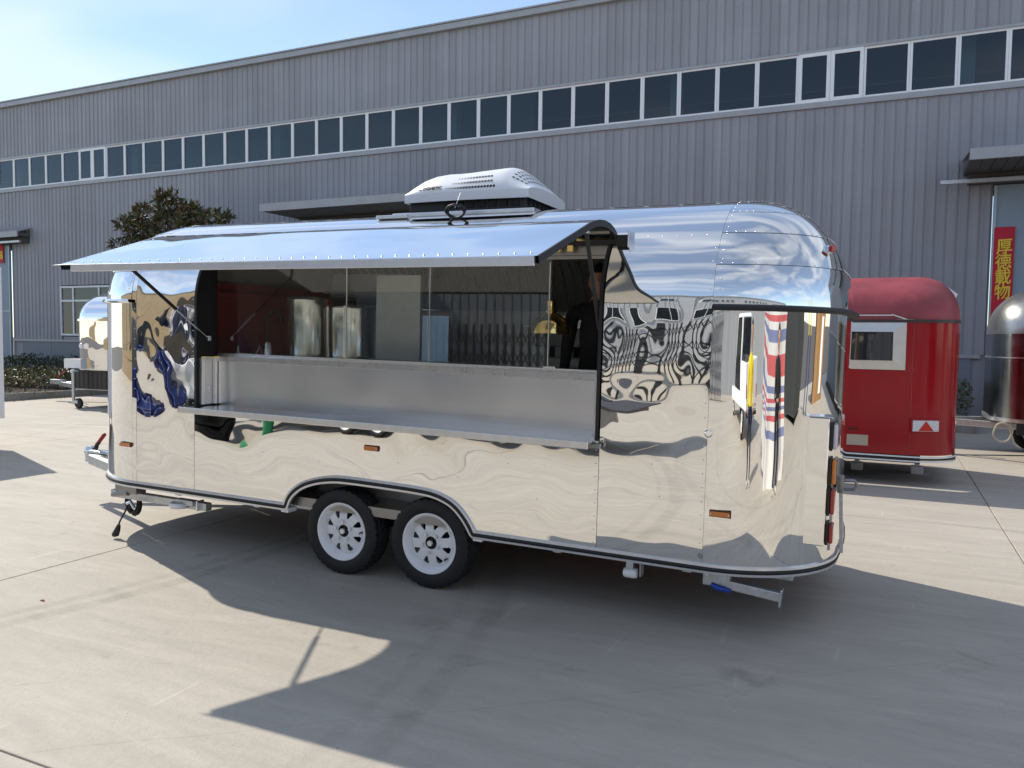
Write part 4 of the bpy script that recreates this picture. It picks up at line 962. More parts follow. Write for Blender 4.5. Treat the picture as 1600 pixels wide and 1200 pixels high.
def person(loc, rz, label, top, trousers, shoes, arms='down', height=1.72, sleeve=True):
    k = height/1.72
    def V(x, y, z): return Vector((x, y, z))*k
    nd = {'pel': (V(0, 0, .95), (.155*k, .105*k)), 'wst': (V(0, 0, 1.08), (.140*k, .098*k)), 'chs': (V(0, .005, 1.26), (.165*k, .11*k)), 'ush': (V(0, .01, 1.40), (.125*k, .085*k)), 'nck': (V(0, 0, 1.48), .056*k), 'hd0': (V(0, -.012, 1.55), .05*k)}
    ed = [('pel', 'wst'), ('wst', 'chs'), ('chs', 'ush'), ('ush', 'nck'), ('nck', 'hd0')]
    for s_, sx in (('l', -1), ('r', 1)):
        nd.update({s_+'hip': (V(sx*.095, 0, .88), .092*k), s_+'kne': (V(sx*.105, -.015, .48), .062*k), s_+'ank': (V(sx*.11, .02, .095), .045*k), s_+'ft': (V(sx*.115, -.05, .045), .042*k), s_+'toe': (V(sx*.125, -.15, .035), .036*k)})
        ed += [('pel', s_+'hip'), (s_+'hip', s_+'kne'), (s_+'kne', s_+'ank'), (s_+'ank', s_+'ft'), (s_+'ft', s_+'toe')]
        if arms == 'down' or (arms == 'hold' and sx < 0):
            sh, el, wr = V(sx*.19, 0, 1.405), V(sx*.235, .02, 1.13), V(sx*.25, -.05, .89); fd = V(0, -.10, -1).normalized(); sd = V(sx*-.35, -.94, 0).normalized()
        else:
            sh, el, wr = V(sx*.19, 0, 1.405), V(sx*.245, -.04, 1.14), V(sx*.17, -.27, 1.12); fd = V(-sx*.25, -.95, .1).normalized(); sd = V(0, .1, 1).normalized()
        pm = wr+fd*.07*k; nd.update({s_+'sh': (sh, .062*k), s_+'el': (el, .045*k), s_+'wr': (wr, .030*k), s_+'pm': (pm, (.036*k, .020*k))})
        ed += [('ush', s_+'sh'), (s_+'sh', s_+'el'), (s_+'el', s_+'wr'), (s_+'wr', s_+'pm')]
        inn = fd.cross(sd)*(1 if sx > 0 else -1)
        for q, (o_, ln) in enumerate(((-.026, .062), (-.009, .078), (.009, .074), (.025, .060))):
            a = pm+sd*o_*k+fd*.028*k; b1 = a+fd*ln*.5*k+inn*.008; b2 = b1+fd*ln*.42*k+inn*.024
            nd.update({f'{s_}f{q}a': (a, .0095*k), f'{s_}f{q}b': (b1, .0088*k), f'{s_}f{q}c': (b2, .0075*k)}); ed += [(s_+'pm', f'{s_}f{q}a'), (f'{s_}f{q}a', f'{s_}f{q}b'), (f'{s_}f{q}b', f'{s_}f{q}c')]
        a = wr+fd*.025*k-sd*.030*k; b1 = a+fd*.035*k-sd*.018*k+inn*.01; nd.update({s_+'ta': (a, .011*k), s_+'tb': (b1, .0095*k), s_+'tc': (b1+fd*.028*k, .008*k)}); ed += [(s_+'wr', s_+'ta'), (s_+'ta', s_+'tb'), (s_+'tb', s_+'tc')]
    me = skin_mesh(nd, ed, 'pel', 2)
    bm = bmesh.new(); bm.from_mesh(me); bpy.data.meshes.remove(me)
    me = bpy.data.meshes.new('person')
    for mm in (skin_m, top, trousers, shoes): me.materials.append(mm)
    hand = {n: nd[n][0] for n in ('lpm', 'rpm')}; wrist = {n: nd[n][0] for n in ('lwr', 'rwr')}; el_ = {n: nd[n][0] for n in ('lel', 'rel')}
    for f in bm.faces:
        c = f.calc_center_median(); mi = 1
        dh = min((c-p).length for p in hand.values()); 
        isarm = False
        for s_ in 'lr':
            fw_ = (hand[s_+'pm']-wrist[s_+'wr']).normalized()
            if (c-wrist[s_+'wr']).dot(fw_) > -.005 and (c-hand[s_+'pm']).length < .17*k and (arms != 'down' or abs(c.x) > .205*k): mi = 0
            if abs(c.x) > .175*k and c.z > .8*k: isarm = True
        if mi != 0:
            if c.z > 1.475*k: mi = 0
            elif c.z < .085*k: mi = 3
            elif c.z < .93*k and not isarm: mi = 2
        f.material_index = mi; f.smooth = True
    # head: sculpted ellipsoid with nose, brow, chin, ears, eye hollows
    hc = V(0, -.018, 1.61); n0_ = len(bm.verts); bmesh.ops.create_uvsphere(bm, u_segments=32, v_segments=24, radius=1); bm.verts.ensure_lookup_table()
    hv = bm.verts[n0_:]
    for v in hv:
        d = v.co.copy(); x, y, z = d; w = .078*(1-.20*max(0, -z)**1.5); dep = .098; p_ = V(x*w, y*dep*(1-.10*max(0, -z)), z*.118)
        if y < 0:
            nose = math.exp(-((x/.16)**2+((z+.10)/.24)**2))*(.024 if z < .12 else .010); p_.y -= nose*k
            for ex in (-.38, .38): p_.y += .010*k*math.exp(-(((x-ex)/.16)**2+((z-.08)/.11)**2))
            p_.y -= .006*k*math.exp(-(((x)/.30)**2+((z+.48)/.09)**2))
            p_.y -= .008*k*math.exp(-(((x)/.25)**2+((z+.85)/.2)**2))
        v.co = hc+p_
    hs_ = set(hv)
    for f in bm.faces:
        if f.verts[0] in hs_: f.smooth = True; f.material_index = 0
    for sx in (-1, 1):
        m4 = Matrix.Translation(hc+V(sx*.078, .008, -.005)) @ Matrix.Diagonal((.010*k, .022*k, .034*k, 1)); bmesh.ops.create_uvsphere(bm, u_segments=10, v_segments=8, radius=1, matrix=m4)
    bm.to_mesh(me); bm.free()
    o = link('person', me, None, loc, (0, 0, rz), label=label, category='person')
    hr = MB(); rows = []
    for i in range(15):
        th = math.pi*.5*i/14*1.18; row = []
        for j in range(33):
            ph = 2*math.pi*j/32; x, y, z = math.sin(th)*math.sin(ph), -math.sin(th)*math.cos(ph), math.cos(th)
            if y < -.2: z = max(z, .42)
            row.append(hc+V(x*.084, y*.104+.004, z*.126))
        rows.append(row)
    hr.grid(rows).build('hair', hair_m, o, smooth=60)
    for sx in (-1, 1):
        MB().lathe([(0, -.011), (.007, -.008), (.010, 0), (.007, .008), (0, .011)], 10).build('eye', mat('eye_dark', (.03, .025, .02), .2, noise=(9, .1)), o, smooth=60, loc=hc+V(sx*.031, -.078, .008))
    return o
black_cl = mat('black_cloth', (.012, .012, .013), .8, noise=(30, .3)); navy_cl = mat('navy_cloth', (.012, .018, .055), .8, noise=(30, .2)); yellow_cl = mat('yellow_cloth', (.78, .62, .02), .7, noise=(12, .08)); pale_sh = mat('pale_shoe', (.62, .56, .50), .6, noise=(12, .1))
pi_ = tw(1.27, -.42, .50)
person(pi_, R(10), 'person in black clothes standing inside at the right end of the counter', black_cl, black_cl, black_cl, 'hold', 1.66)
person((1.75, .45, 0), R(200), 'person in yellow jacket and navy trousers reflected in the rear corner', yellow_cl, navy_cl, pale_sh, 'down', 1.72)
person((2.95, 2.35, 0), R(215), 'person in black clothes beside the striped sheet, reflected in the rear corner', black_cl, black_cl, pale_sh, 'hold', 1.70)

# ================================================================== other trailers
def shell(parent, L, W, r, z0, zb, zt, m_low, m_dome, pe=2.2, n=48, name='body_panel'):
    """rounded trailer shell: x 0..L, near side y=0, far side y=W"""
    def plan(c):
        pts = []; hw = W/2
        def corner(cx, cy, a0):
            for i in range(13): a = a0+math.pi/2*i/12; pts.append((cx+r*math.cos(a), cy+r*math.sin(a)))
        corner(r, r, math.pi); corner(L-r, r, 1.5*math.pi); corner(L-r, W-r, 0); corner(r, W-r, .5*math.pi)
        out = []
        for x, y in pts:
            if x < r: x = r-(r-x)*c
            elif x > L-r: x = L-r+(x-L+r)*c
            out.append((x, hw+(y-hw)*c))
        return out+[out[0]]
    rows = [[(x, y, z) for x, y in plan(1)] for z in lin(z0, zb, 6)]
    MB().grid(rows).build(name, m_low, parent, smooth=40)
    rows = []
    for i in range(17):
        s_ = math.sin(math.pi/2*i/16); c = max(1e-3, (1-s_**pe))**(1/pe); rows.append([(x, y, zb+(zt-zb)*s_) for x, y in plan(c)])
    MB().grid(rows).build('roof_dome', m_dome, parent, smooth=40)
    return plan
def rail(parent, plan, z, h, out, m_, name):
    pl_ = plan(1); cx = sum(p[0] for p in pl_)/len(pl_); cy = sum(p[1] for p in pl_)/len(pl_); rows = []
    for i, (x, y) in enumerate(pl_):
        a = pl_[i-1] if i else pl_[-2]; c = pl_[(i+1) % len(pl_)] if i < len(pl_)-1 else pl_[1]
        d = Vector((c[0]-a[0], c[1]-a[1])).normalized(); n = Vector((d.y, -d.x)); rows.append([(x, y, z-h/2), (x+n.x*out, y+n.y*out, z-h/2), (x+n.x*out, y+n.y*out, z+h/2), (x, y, z+h/2)])
    MB().grid(rows).build(name, m_, parent, smooth=30)
# --- red trailer
RT = thing('red_trailer', 'glossy red rounded trailer with a metal-framed window behind the polished one', 'trailer', (-5.2, 10.2, 0))
pl_ = shell(RT, 5.97, 2.0, .50, .37, 1.90, 2.47, red_paint, red_dusty)
rail(RT, pl_, .35, .016, .014, white_pl, 'bottom_rail'); rail(RT, pl_, .325, .022, .010, black_rub, 'rail_insert'); rail(RT, pl_, .30, .016, .012, white_pl, 'bottom_rail')
MB().grid([[(x, -.004, z) for z in (1.895, 1.925)] for x in lin(5.47, 5.3, 2)]).build('trim_step', alu, RT)
rail(RT, pl_, 1.905, .035, .016, mat('rail_dark', (.05, .035, .035), .3, noise=(9, .1)), 'drip_rail')
MB().b2((.5, -.010, 1.965), (5.25, .002, 1.978)).build('roof_trim', alu, RT)
MB().box((5.33, -.006, 1.948), (.19, .01, .013), Matrix.Rotation(R(20), 3, 'Y')).build('roof_trim', alu, RT)
fx0, fx1, fz0, fz1 = 4.30, 5.40, 1.345, 1.895
fr = MB()
o4 = [(fx0, fz0), (fx1, fz0), (fx1, fz1), (fx0, fz1)]; i4 = [(fx0+.1, fz0+.105), (fx1-.135, fz0+.105), (fx1-.135, fz1-.115), (fx0+.1, fz1-.115)]
for k in range(4):
    a, b_, c, d = o4[k], o4[(k+1) % 4], i4[(k+1) % 4], i4[k]
    fr.add([(a[0], -.012, a[1]), (b_[0], -.012, b_[1]), (c[0], -.030, c[1]), (d[0], -.030, d[1]), (a[0], .002, a[1]), (b_[0], .002, b_[1])], [(0, 1, 2, 3), (0, 4, 5, 1)])
wf_ = fr.build('window', mat('window_frame_alu', (.68, .67, .64), .35, .8, noise=(8, .06)), RT)
MB().b2((i4[0][0], -.022, i4[0][1]), (i4[2][0], -.016, i4[2][1])).build('pane', mat('dark_window_glass', (.02, .022, .025), .03, noise=(3, .05), spec=.9), wf_)
tlo = MB().b2((-.16, -.03, -.075), (.16, .05, .085), .008).build('tail_lamp', red_paint, RT, loc=(5.62, .045, .715), rot=(0, 0, R(22)))
MB().b2((-.145, -.042, -.066), (.145, -.031, .06), .006).build('lens', clear_lens, tlo)
MB().prism([(-.08, -.058), (.085, -.058), (.0, .052)], -.052, -.0425, lambda p, q, t_: (p, t_, q)).build('triangle_reflector', mat('reflector_red', (.62, .02, .015), .25, noise=(50, .15)), tlo)
MB().b2((4.78, -.008, .45), (5.04, .002, .575), .003).build('number_plate', mat('plate_cream', (.50, .42, .33), .5, noise=(6, .08)), RT)
MB().b2((4.82, -.010, .635), (4.93, .002, .65), .003).build('body_vent', black_pl, RT)
MB().b2((4.735, -.014, .70), (4.765, .002, .90), .004).build('marker_light', amber, RT); MB().b2((4.735, -.014, .95), (4.765, .002, 1.13), .004).build('marker_light', clear_lens, RT)
MB().box((5.60, .16, 2.16), (.11, .05, .035), Matrix.Rotation(R(25), 3, 'Z'), .008).build('clearance_lamp', red_lens, RT)
vo = MB().box((5.83, .85, 2.30), (.05, .36, .26), Matrix.Rotation(R(-52), 3, 'Y'), .012).box((5.80, .85, 2.28), (.05, .42, .30), Matrix.Rotation(R(-52), 3, 'Y'), .008).build('roof_vent', alu, RT)
MB().grid([[(5.472, side_y, z) for side_y in (-.002,)]+[(5.476, -.002, z)] for z in (.4, 1.88)]).build('body_seam', red_dusty, RT)
for x in (4.9, 5.6):
    j = MB().b2((x-.03, 1.1, .08), (x+.03, 1.16, .34)).build('support_leg', galv, RT); MB().b2((x-.07, 1.06, 0), (x+.07, 1.2, .10), .01).build('support_foot', white_pl, j)
for x in (2.4, 3.1):
    wheel(RT, x, .17, .30, .4+x); wheel(RT, x, 1.83, .30, 1+x, True)
MB().b2((.4, .3, .24), (5.6, .36, .36)).b2((.4, 1.6, .24), (5.6, 1.66, .36)).b2((.4, .361, .30), (5.6, 1.599, .36)).build('chassis', black_pl, RT)
# --- dark silver trailer at the right edge
dusty_steel = mirror_mat('dusty_steel', (.32, .33, .325), .17, [(2.2, .006)], 6.0); dusty_roof = mat('dusty_roof', (.36, .355, .34), .30, .9, noise=(3, .25, 7))
ST = thing('grey_trailer', 'dusty dark-silver rounded trailer cut by the right edge of the picture', 'trailer', (1.37, 12.75, 0))
pl_ = shell(ST, 6.0, 2.0, .62, .62, 1.80, 2.45, dusty_steel, dusty_roof)
rail(ST, pl_, .60, .05, .016, alu, 'bottom_rail'); rail(ST, pl_, 1.47, .012, .006, alu, 'belt_strip')
MB().b2((1.0, .5, 2.42), (1.8, 1.3, 2.52), .02).build('roof_hatch', black_pl, ST)
for x in (.75, 1.5): wheel(ST, x, .08, .30, x); wheel(ST, x, 1.9, .30, x, True)
arc = [(.75+.36*math.cos(a), -.02, .32+.36*math.sin(a)) for a in lin(math.pi, .5*math.pi, 8)]+[(1.5+.36*math.cos(a), -.02, .32+.36*math.sin(a)) for a in lin(.5*math.pi, 0, 8)]
MB().tube(arc, .02, 8).build('wheel_arch', alu, ST, smooth=40)
MB().b2((.3, .2, .40), (5.6, .28, .60)).b2((.3, 1.7, .40), (5.6, 1.78, .60)).build('chassis', black_pl, ST)
for s_ in (-1, 1): MB().box((-.25, 1.0+s_*.3, .50), (1.4, .07, .09), Matrix.Rotation(s_*R(24), 3, 'Z'), .006).build('tongue_beam', galv, ST)
MB().cyl((-.55, 1.0, .0), (-.55, 1.0, .75), .03, 12).build('jockey_post', galv, ST)
hz = []
for i in range(80): a = i*.25; hz.append((.11+(.11+.008*math.sin(i))*math.cos(a), -.02+.01*math.sin(i*.3), .45+.13*math.sin(a)))
hose = empty('hose_coil', ST.location, label='pale hose coil hanging from the grey trailer nose', category='hose')
MB().tube(hz+[(.25, -.02, .30), (.32, -.03, .25)], .012, 7).build('hose', mat('pale_hose', (.50, .43, .33), .6, noise=(10, .15)), hose, smooth=40)
# --- silver trailer at the left behind
LT = thing('silver_trailer', 'small silver trailer with jockey wheel parked far left behind', 'trailer', (-16.75, 12.1, 0))
pl_ = shell(LT, 4.6, 2.0, .62, .86, 1.95, 2.62, mirror[5], mirror_dome)
rail(LT, pl_, 1.955, .05, .04, mirror_dome, 'drip_rail'); rail(LT, pl_, .86, .03, .02, alu, 'bottom_rail')
for i in range(30): MB().b2((.1+i*.145, .02, .42), (.235+i*.145, .05, .85), .004).build('skirt_board', black_pl, LT)
for i in range(12): MB().b2((.03, .12+i*.15, .42), (.06, .26+i*.15, .85), .004).build('skirt_board', black_pl, LT)
MB().b2((.1, .06, .40), (4.5, .14, .50)).b2((.1, 1.86, .40), (4.5, 1.94, .50)).build('chassis', galv, LT)
MB().b2((.0, .25, .88), (.55, -.06, 1.08), .01).build('gas_box', white_pl, LT)
for s_ in (-1, 1): MB().box((-.75, 1.0+s_*.35, .42), (1.9, .07, .10), Matrix.Rotation(s_*R(22), 3, 'Z'), .006).build('tongue_beam', galv, LT)
MB().b2((-1.95, .94, .40), (-1.5, 1.06, .52), .01).build('coupler', zinc, LT)
MB().tube([(-1.75, 1.0, .52), (-1.62, 1.0, .66), (-1.45, 1.0, .74)], .018, 8).build('coupler_lever', red_grip, LT, smooth=40)
MB().tube([(-1.1, 1.0, .5), (-1.1, 1.0, .95), (-1.2, 1.0, 1.05)], .02, 8).build('hand_brake', black_pl, LT, smooth=40)
jw = MB().cyl((.45, -.18, .16), (.45, -.18, .86), .035, 14).b2((.40, -.22, .78), (.50, -.08, .84), .006).build('jockey_post', galv, LT, smooth=40)
MB().lathe([(.0, -.03), (.06, -.03), (.10, -.035), (.115, -.02), (.115, .02), (.10, .035), (.06, .03), (0, .03)], 28).build('jockey_wheel', black_rub, jw, smooth=40, loc=(.62, -.18, .115))
MB().b2((.44, -.23, .11), (.64, -.215, .18), .004).build('wheel_fork', galv, jw)
MB().lathe([(0, -.012), (.055, -.012), (.06, 0)], 20).build('round_badge', white_pl, LT, smooth=40, loc=(.48, -.0, 1.38))
for x in (2.0, 2.7): wheel(LT, x, .1, .30, x); wheel(LT, x, 1.9, .30, x, True)
# --- white box trailer just entering at the left edge
WT = thing('white_trailer', 'edge of a white trailer with round red lamps at the far left', 'trailer', (-15.49, 5.30, 0))
MB().b2((0, 0, .44), (4.0, 2.0, 2.56), .02).build('body', white_paint, WT)
MB().b2((3.95, 1.93, .42), (4.014, 2.012, 2.58), .006).build('corner_post', white_paint, WT)
for z in (2.40, .95): MB().lathe([(0, .03), (.05, .03), (.058, .015), (.058, 0)], 24, 'x').build('tail_lamp', red_lens, WT, smooth=40, loc=(4.001, 1.87, z))
for x in (.8, 1.5): wheel(WT, x, .1, .30, x); wheel(WT, x, 1.9, .3, x, True)
MB().b2((3.8, .05, 0), (3.86, .11, .52), .004).build('support_leg', galv, WT)

# ================================================================== what stands behind the camera (seen in the steel)
OPW = mat('opposite_siding', (.46, .47, .48), .5, noise=(.8, .06, 5), rnd=.05, world_co=True)
OB = thing('opposite_building', 'pale grey ribbed building across the yard, mirrored in the trailer side', 'building', (10, -19.5, 0))
op = MB(); op.b2((-31, -12, 0), (34, -.08, 8.5)); op.build('wall', OPW, OB)
opm = MB().grid([[(x, y, z) for x, y in [(0, .0), (.02, .035), (.05, .035), (.07, 0), (.39, 0)]] for z in (0, 8.5)]).mesh('siding_panel', OPW)
for i in range(166): link('siding_panel', opm, OB, (-31+i*.391, -.07, 0))
MB().b2((-31.2, -12.2, 8.502), (34.2, .15, 8.75)).build('roof_edge', flash_grey, OB)
ow = MB().b2((0, 0, 0), (1.36, .05, .05)).b2((0, 0, 1.05), (1.36, .05, 1.1)).b2((0, .001, .05), (.05, .049, 1.05)).b2((1.31, .001, .05), (1.36, .049, 1.05)).b2((.66, .001, .05), (.70, .049, 1.05)).mesh('window', win_white)
og = MB().b2((.05, .01, .05), (1.31, .03, 1.05)).mesh('pane', mat('far_window_glass', (.02, .025, .03), .05, noise=(3, .1), spec=.8))
for i in range(26):
    if i % 9 in (7, 8): continue
    o = link('window', ow, OB, (-20+i*2.0, -.03, 2.5)); link('pane', og, o)
    o = link('window', ow, OB, (-20+i*2.0, -.03, 6.0)); link('pane', og, o)
TB = thing('tan_building', 'tan tiled building at the left of the yard, mirrored in the trailer nose', 'building', (-33.5, -11.5, 0))
tan = mat('tan_tile', (.42, .31, .17), .45, noise=(1.5, .1), rnd=.07)
MB().b2((-16, -10, 0), (12, -.05, 7.5)).build('wall', mat('tan_grout', (.16, .13, .09), .8, noise=(3, .1)), TB)
tm = MB().b2((.006, -.06, .006), (1.0-.006, .0, .75-.006), .004).mesh('wall_tile', tan)
for i in range(28):
    for j in range(10): link('wall_tile', tm, TB, (-16+i, 0, j*.75))
MB().b2((-16.2, -10.2, 7.502), (12.2, .2, 7.75)).build('roof_edge', flash_grey, TB)
for x in (-11, -6, -1, 4.5, 8.5): MB().b2((x, .002, 1.2), (x+1.5, .04, 3.0), .01).build('window', MATS['far_window_glass'], TB)
# trellis gate
GT = thing('trellis_gate', 'black folding steel trellis gate across the yard, mirrored in the trailer side', 'gate', (-4.5, -12.0, 0))
gate_m = mat('gate_black', (.030, .034, .038), .4, .3, noise=(12, .15))
gpost = MB().b2((-.036, -.03, .08), (.036, .03, 2.08), .004).mesh('upright', gate_m); gx = MB()
nP = 46; pit = .26
slat = MB()
for z in (.25, .80, 1.35):
    slat.tube([(0, .032, z), (pit, .032, z+.5)], .020, 6); slat.tube([(0, -.032, z+.5), (pit, -.032, z)], .020, 6)
slat_me = slat.mesh('lattice', gate_m)
for i in range(nP):
    p = link('upright', gpost, GT, (-8+i*pit, 0, 0)); link('lattice', slat_me, p)
    if i % 3 == 0: MB().lathe([(0, -.02), (.05, -.02), (.055, 0), (.05, .02), (0, .02)], 14).build('castor', black_rub, p, loc=(0, 0, .055))
# low flat chassis, green bin, tyres
FC = thing('flat_chassis', 'low dark flatbed chassis lying behind the viewer, mirrored below the counter', 'chassis', (-7.6, -3.0, 0))
for y in (-.7, .7): MB().b2((-3.6, y-.06, .42), (4.2, y+.06, .58), .005).build('beam', brushed_dark, FC)
for i in range(10): MB().b2((-3.5+i*.8, -.95, .585), (-2.75+i*.8, .95, .62), .004).build('deck_plate', mat('deck_dark', (.05, .05, .055), .55, .3, noise=(3, .2), rnd=.2), FC)
for x in (-.5, .3): wheel(FC, x, -.9, .30, x); wheel(FC, x, .9, .30, x, True)
GB = thing('green_bin', 'bright green plastic bin mirrored under the counter shelf', 'bin', (-9.9, -1.9, 0))
MB().lathe([(.0, 0), (.20, 0), (.24, .55), (.26, .56), (.26, .60), (.22, .60), (.20, .05), (0, .04)], 28, 'z').build('tub', mat('green_plastic', (.01, .22, .09), .35, noise=(5, .1)), GB, smooth=40)
MB().lathe([(.0, .66), (.1, .66), (.25, .63), (.27, .605), (.26, .60)], 28, 'z').build('lid', MATS['green_plastic'], GB, smooth=40)
for x, y, z in ((-11.3, -2.4, 0), (-11.3, -2.4, .19), (-11.25, -2.42, .38), (-12.1, -2.9, 0), (-12.1, -2.9, .19)):
    t = thing('loose_tyre', 'black tyre lying '+{(-11.3,0):'at the bottom of the taller tyre stack',(-11.3,.19):'in the middle of the taller tyre stack',(-11.25,.38):'on top of the taller tyre stack',(-12.1,0):'at the bottom of the shorter tyre stack',(-12.1,.19):'on top of the shorter tyre stack'}[(x,z)], 'tyre', (x, y, z+.0925), rot=(R(90), 0, 0), group='stacked loose tyres'); link('tyre_casing', ty_me, t)
# blue drums by the tan building
for i, (x, y) in enumerate(((-16.6, -5.6), (-17.3, -5.4), (-15.4, -5.2), (-16.0, -4.9), (-14.8, -4.7))):
    t = thing('blue_drum', ['blue plastic drum','','','',''][0]+[' nearest the left end of the drum row',' second from the left in the drum row',' in the middle of the drum row',' fourth from the left in the drum row',' at the right end of the drum row'][{1:0,0:1,3:2,2:3,4:4}[i]], 'drum', (x, y, 0), group='blue drums'); 
    MB().lathe([(0, 0), (.27, 0), (.29, .03), (.29, .28), (.305, .30), (.29, .32), (.29, .60), (.305, .62), (.29, .64), (.29, .90), (.27, .93), (0, .93)], 24, 'z').build('drum', mat('drum_blue', (.01, .025, .15), .35, noise=(4, .1)), t, smooth=40)
# tall dark cabinet and grey crate before the tan wall
t = thing('machine_cabinet', 'dark grey machine cabinet standing by the blue drums', 'cabinet', (-18.6, -6.6, 0)); MB().b2((-.6, -.5, 0), (.6, .5, 1.9), .03).build('case', mat('cabinet_dark', (.05, .055, .06), .4, noise=(4, .1)), t); MB().b2((-.5, .501, .9), (.5, .52, 1.7), .005).build('door', MATS['deck_dark'] if 'deck_dark' in MATS else black_pl, t)
# striped sheet over a stall at the right
strp = [mat('stripe_red', (.60, .13, .14), .6, noise=(6, .1)), mat('stripe_white', (.74, .73, .72), .6, noise=(6, .05)), mat('stripe_blue', (.20, .24, .42), .6, noise=(6, .1)), mat('stripe_white', (.74, .73, .72), .6)]
SS = thing('striped_sheet_stall', 'stall under a red, white and blue striped sheet, mirrored in the rear corner', 'stall', (4.0, .95, 0), rot=(0, 0, R(34)))
nst = 20; zt_ = 2.15; zb_ = .55
def sheet_pt(u, z):
    sg = 4.4; w = [(-.75, -1.3), (.75, -1.3), (.75, 1.3), (-.75, 1.3), (-.75, -1.3)]; per = [1.5, 2.6, 1.5, 2.6]; d = u*sum(per)
    for k in range(4):
        if d <= per[k]+1e-9: f = d/per[k]; break
        d -= per[k]
    x = w[k][0]+(w[k+1][0]-w[k][0])*f; y = w[k][1]+(w[k+1][1]-w[k][1])*f; fo = 1+.05*math.sin(u*55)*(zt_-z)/1.5+.02*math.sin(u*23+z*4); return (x*fo, y*fo, z+.10*math.sin(2*math.pi*u+1)*(2.15-z))
for i in range(nst):
    a, c = zt_-(zt_-zb_)*i/nst, zt_-(zt_-zb_)*(i+1)/nst
    MB().grid([[sheet_pt(u, z) for u in lin(0, 1, 110)] for z in (a, c)]).build('stripe', strp[i % 4], SS, smooth=50)
MB().grid([[sheet_pt(u, z) for u in lin(0, 1, 110)] for z in (zb_, .12)]).build('fringe', strp[1], SS, smooth=50)
MB().grid([[(x*.75, y*1.3, 2.15+.25*(1-abs(y))) for x in (-1, 1)] for y in (-1, 0, 1)]).build('top', strp[0], SS)
for x in (-.7, .7):
    for y in (-1.2, 1.2): MB().cyl((x, y, 0), (x, y, 2.1), .02, 8).build('leg', black_pl, SS)
# white truck seen at the edge of the gate
TK = thing('white_truck', 'white pickup truck with red-and-white tail stripe, mirrored beside the rear seam', 'truck', (3.1, -3.4, 0), rot=(0, 0, R(-6)))
def carbody(prof_, w): 
    return MB().prism(prof_, -w/2, w/2, lambda p, q, t_: (t_, p, q))
MB().b2((-.9, -4.2, .55), (.9, 1.6, 1.0), .06).b2((-.9, .0, .95), (-.84, 1.58, 1.35), .01).b2((.84, .0, .95), (.9, 1.58, 1.35), .01).b2((-.9, 1.54, .95), (.9, 1.6, 1.35), .01).build('body', white_paint, TK)
carbody([(-2.6, .98), (-2.1, 1.78), (-1.9, 1.85), (-.4, 1.85), (-.15, 1.75), (-.05, .98)], 1.7).build('cab', white_paint, TK)
carbody([(-2.5, 1.05), (-2.02, 1.72), (-.42, 1.74), (-.17, 1.05)], 1.72).build('side_glass', MATS['dark_window_glass'], TK)
MB().b2((-.75, -.06, 1.1), (.75, -.03, 1.72), .02).build('rear_glass', MATS['dark_window_glass'], TK)
for i in range(8): MB().b2((-.8+i*.2, 1.603, .70), (-.61+i*.2, 1.609, .78)).build('tail_stripe', strp[0] if i % 2 else strp[1], TK)
for s_ in (-1, 1): MB().b2((s_*.82-.06, 1.602, .95), (s_*.82+.06, 1.63, 1.2), .006).build('tail_lamp', red_lens, TK)
MB().b2((-.85, 1.56, .42), (.85, 1.72, .54), .02).build('bumper', black_pl, TK)
for y in (-3.2, .55):
    for s_ in (-1, 1): w_ = wheel(TK, s_*.80, y, .30, y); w_.rotation_euler = (0, 0, R(90) if s_ > 0 else R(-90))
# far right of the yard: dark container, yellow-and-blue machine, timber stall
CT = thing('dark_container', 'dark grey ribbed container at the right of the yard, mirrored in the corner', 'container', (9.3, 1.0, 0), rot=(0, 0, R(5)))
MB().b2((0, -1.2, .15), (5, 1.2, 2.7), .02).build('box', mat('container_grey', (.05, .055, .055), .5, noise=(2, .15)), CT)
for i in range(20): MB().b2((.1+i*.245, 1.202, .25), (.2+i*.245, 1.235, 2.6)).build('rib', MATS['container_grey'], CT)
for i in range(8): MB().b2((-.035, -1.1+i*.29, .3), (-.002, -.98+i*.29, 2.5)).build('rib', MATS['container_grey'], CT)
YM = thing('yellow_lift', 'tall yellow-and-blue lifting mast at the right of the yard', 'lift', (13.0, 4.6, 0))
for y in (-.35, .35): MB().b2((-.1, y-.09, 1.4), (.1, y+.09, 4.2), .01).build('mast', mat('machine_yellow', (.72, .52, .02), .4, noise=(4, .08)), YM); MB().b2((-.12, y-.11, .0), (.12, y+.11, 1.398), .01).build('foot', mat('machine_navy', (.015, .025, .10), .4, noise=(4, .1)), YM)
MB().b2((-.14, -.5, 2.6), (.14, .5, 2.75), .01).build('carriage', MATS['machine_navy'], YM)
TS = thing('timber_stall', 'brown timber stall with a red sign at the right of the yard', 'stall', (17, 9.5, 0))
timb = mat('timber', (.36, .20, .08), .6, noise=(6, .2), rnd=.15)
for i in range(14): MB().b2((-.02, -2.1+i*.3, 0), (.03, -1.81+i*.3, 3.2), .004).build('plank', timb, TS)
MB().b2((.031, -2.2, 0), (3, 2.2, 3.25)).build('body', mat('timber_dark', (.12, .06, .03), .7, noise=(3, .2)), TS)
MB().b2((-.06, -.9, 2.2), (-.021, .6, 2.9), .005).build('sign_board', banner_red, TS)
MB().b2((-.05, .4, .2), (-.021, 1.4, 1.9), .005).build('pale_panel', white_paint, TS)
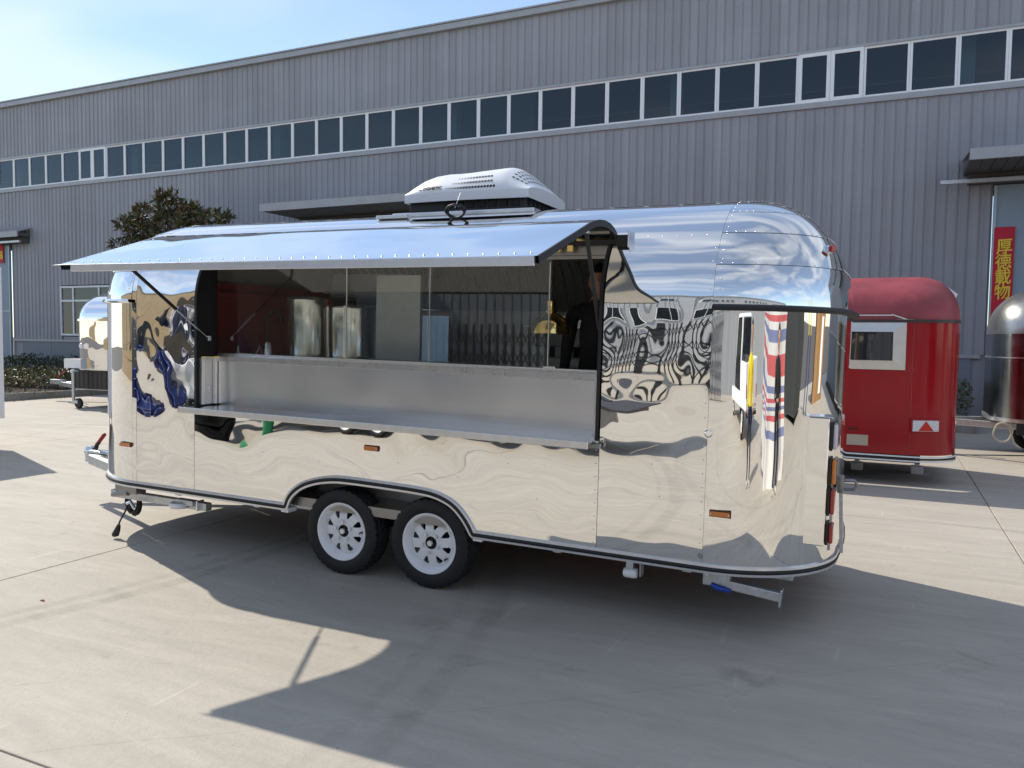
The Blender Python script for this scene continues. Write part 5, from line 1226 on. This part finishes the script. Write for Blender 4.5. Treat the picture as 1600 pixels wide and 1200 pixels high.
# pale bulk bag, dark tarp heap and green crate left of the yard (seen in the nose panel)
BB = thing('bulk_bag', 'white woven bulk bag standing by the blue drums', 'bag', (-14.6, -5.9, 0))
rows = []
for i in range(13):
    z = 1.15*i/12; f = .92+.16*math.sin(math.pi*i/12)
    rows.append([((.55*f*(abs(math.cos(a))**.5)*(1 if math.cos(a) >= 0 else -1)), .55*f*(abs(math.sin(a))**.5)*(1 if math.sin(a) >= 0 else -1), z+.03*math.sin(3*a+i)) for a in lin(0, 2*math.pi, 40)])
rows.append([(0, 0, 1.22)]*41)
MB().grid(rows).build('sack', mat('woven_white', (.70, .69, .66), .8, noise=(20, .08)), BB, smooth=50)
for sx in (-1, 1):
    for sy in (-1, 1): MB().tube([(sx*.42, sy*.42, 1.12), (sx*.36, sy*.36, 1.38), (sx*.28, sy*.30, 1.15)], .018, 6).build('lifting_loop', MATS['woven_white'], BB)
TH = thing('tarp_heap', 'dark blue-black tarpaulin heap beside the white bulk bag', 'tarpaulin', (-16.9, -7.4, 0))
rows = []
for i in range(22):
    v = i/21; row = []
    for j in range(61):
        a = 2*math.pi*j/60; r = (1-v**2.2)**.5*(1+.10*math.sin(5*a+2*v)+.05*math.sin(11*a)); row.append((1.5*r*math.cos(a), .9*r*math.sin(a), 2.1*v*(1+.05*math.sin(3*a))))
    rows.append(row)
MB().grid(rows).build('sheet', mat('dark_tarp', (.02, .025, .05), .45, noise=(3, .3), bump=[(4, .05, 3)]), TH, smooth=50)
GC = thing('green_crate', 'green plastic crate on the ground in front of the bulk bag', 'crate', (-13.9, -4.9, 0))
MB().b2((-.3, -.2, 0), (.3, .2, .04)).build('base', MATS['green_plastic'], GC)
for k, (a, c) in enumerate((((-.3, -.2, .04), (.3, -.18, .34)), ((-.3, .18, .04), (.3, .2, .34)), ((-.3, -.18, .04), (-.28, .18, .34)), ((.28, -.18, .04), (.3, .18, .34)))): MB().b2(a, c).build('side', MATS['green_plastic'], GC)
# scrap of red plastic on the concrete
RS = thing('red_scrap', 'tiny red plastic scrap on the sunlit concrete at the left', 'scrap', (-4.66, 3.17, 0))
MB().tube([(-.015, 0, .004), (0, .008, .006), (.018, .003, .004)], [.003, .005, .003], 6).build('strip', red_grip, RS)
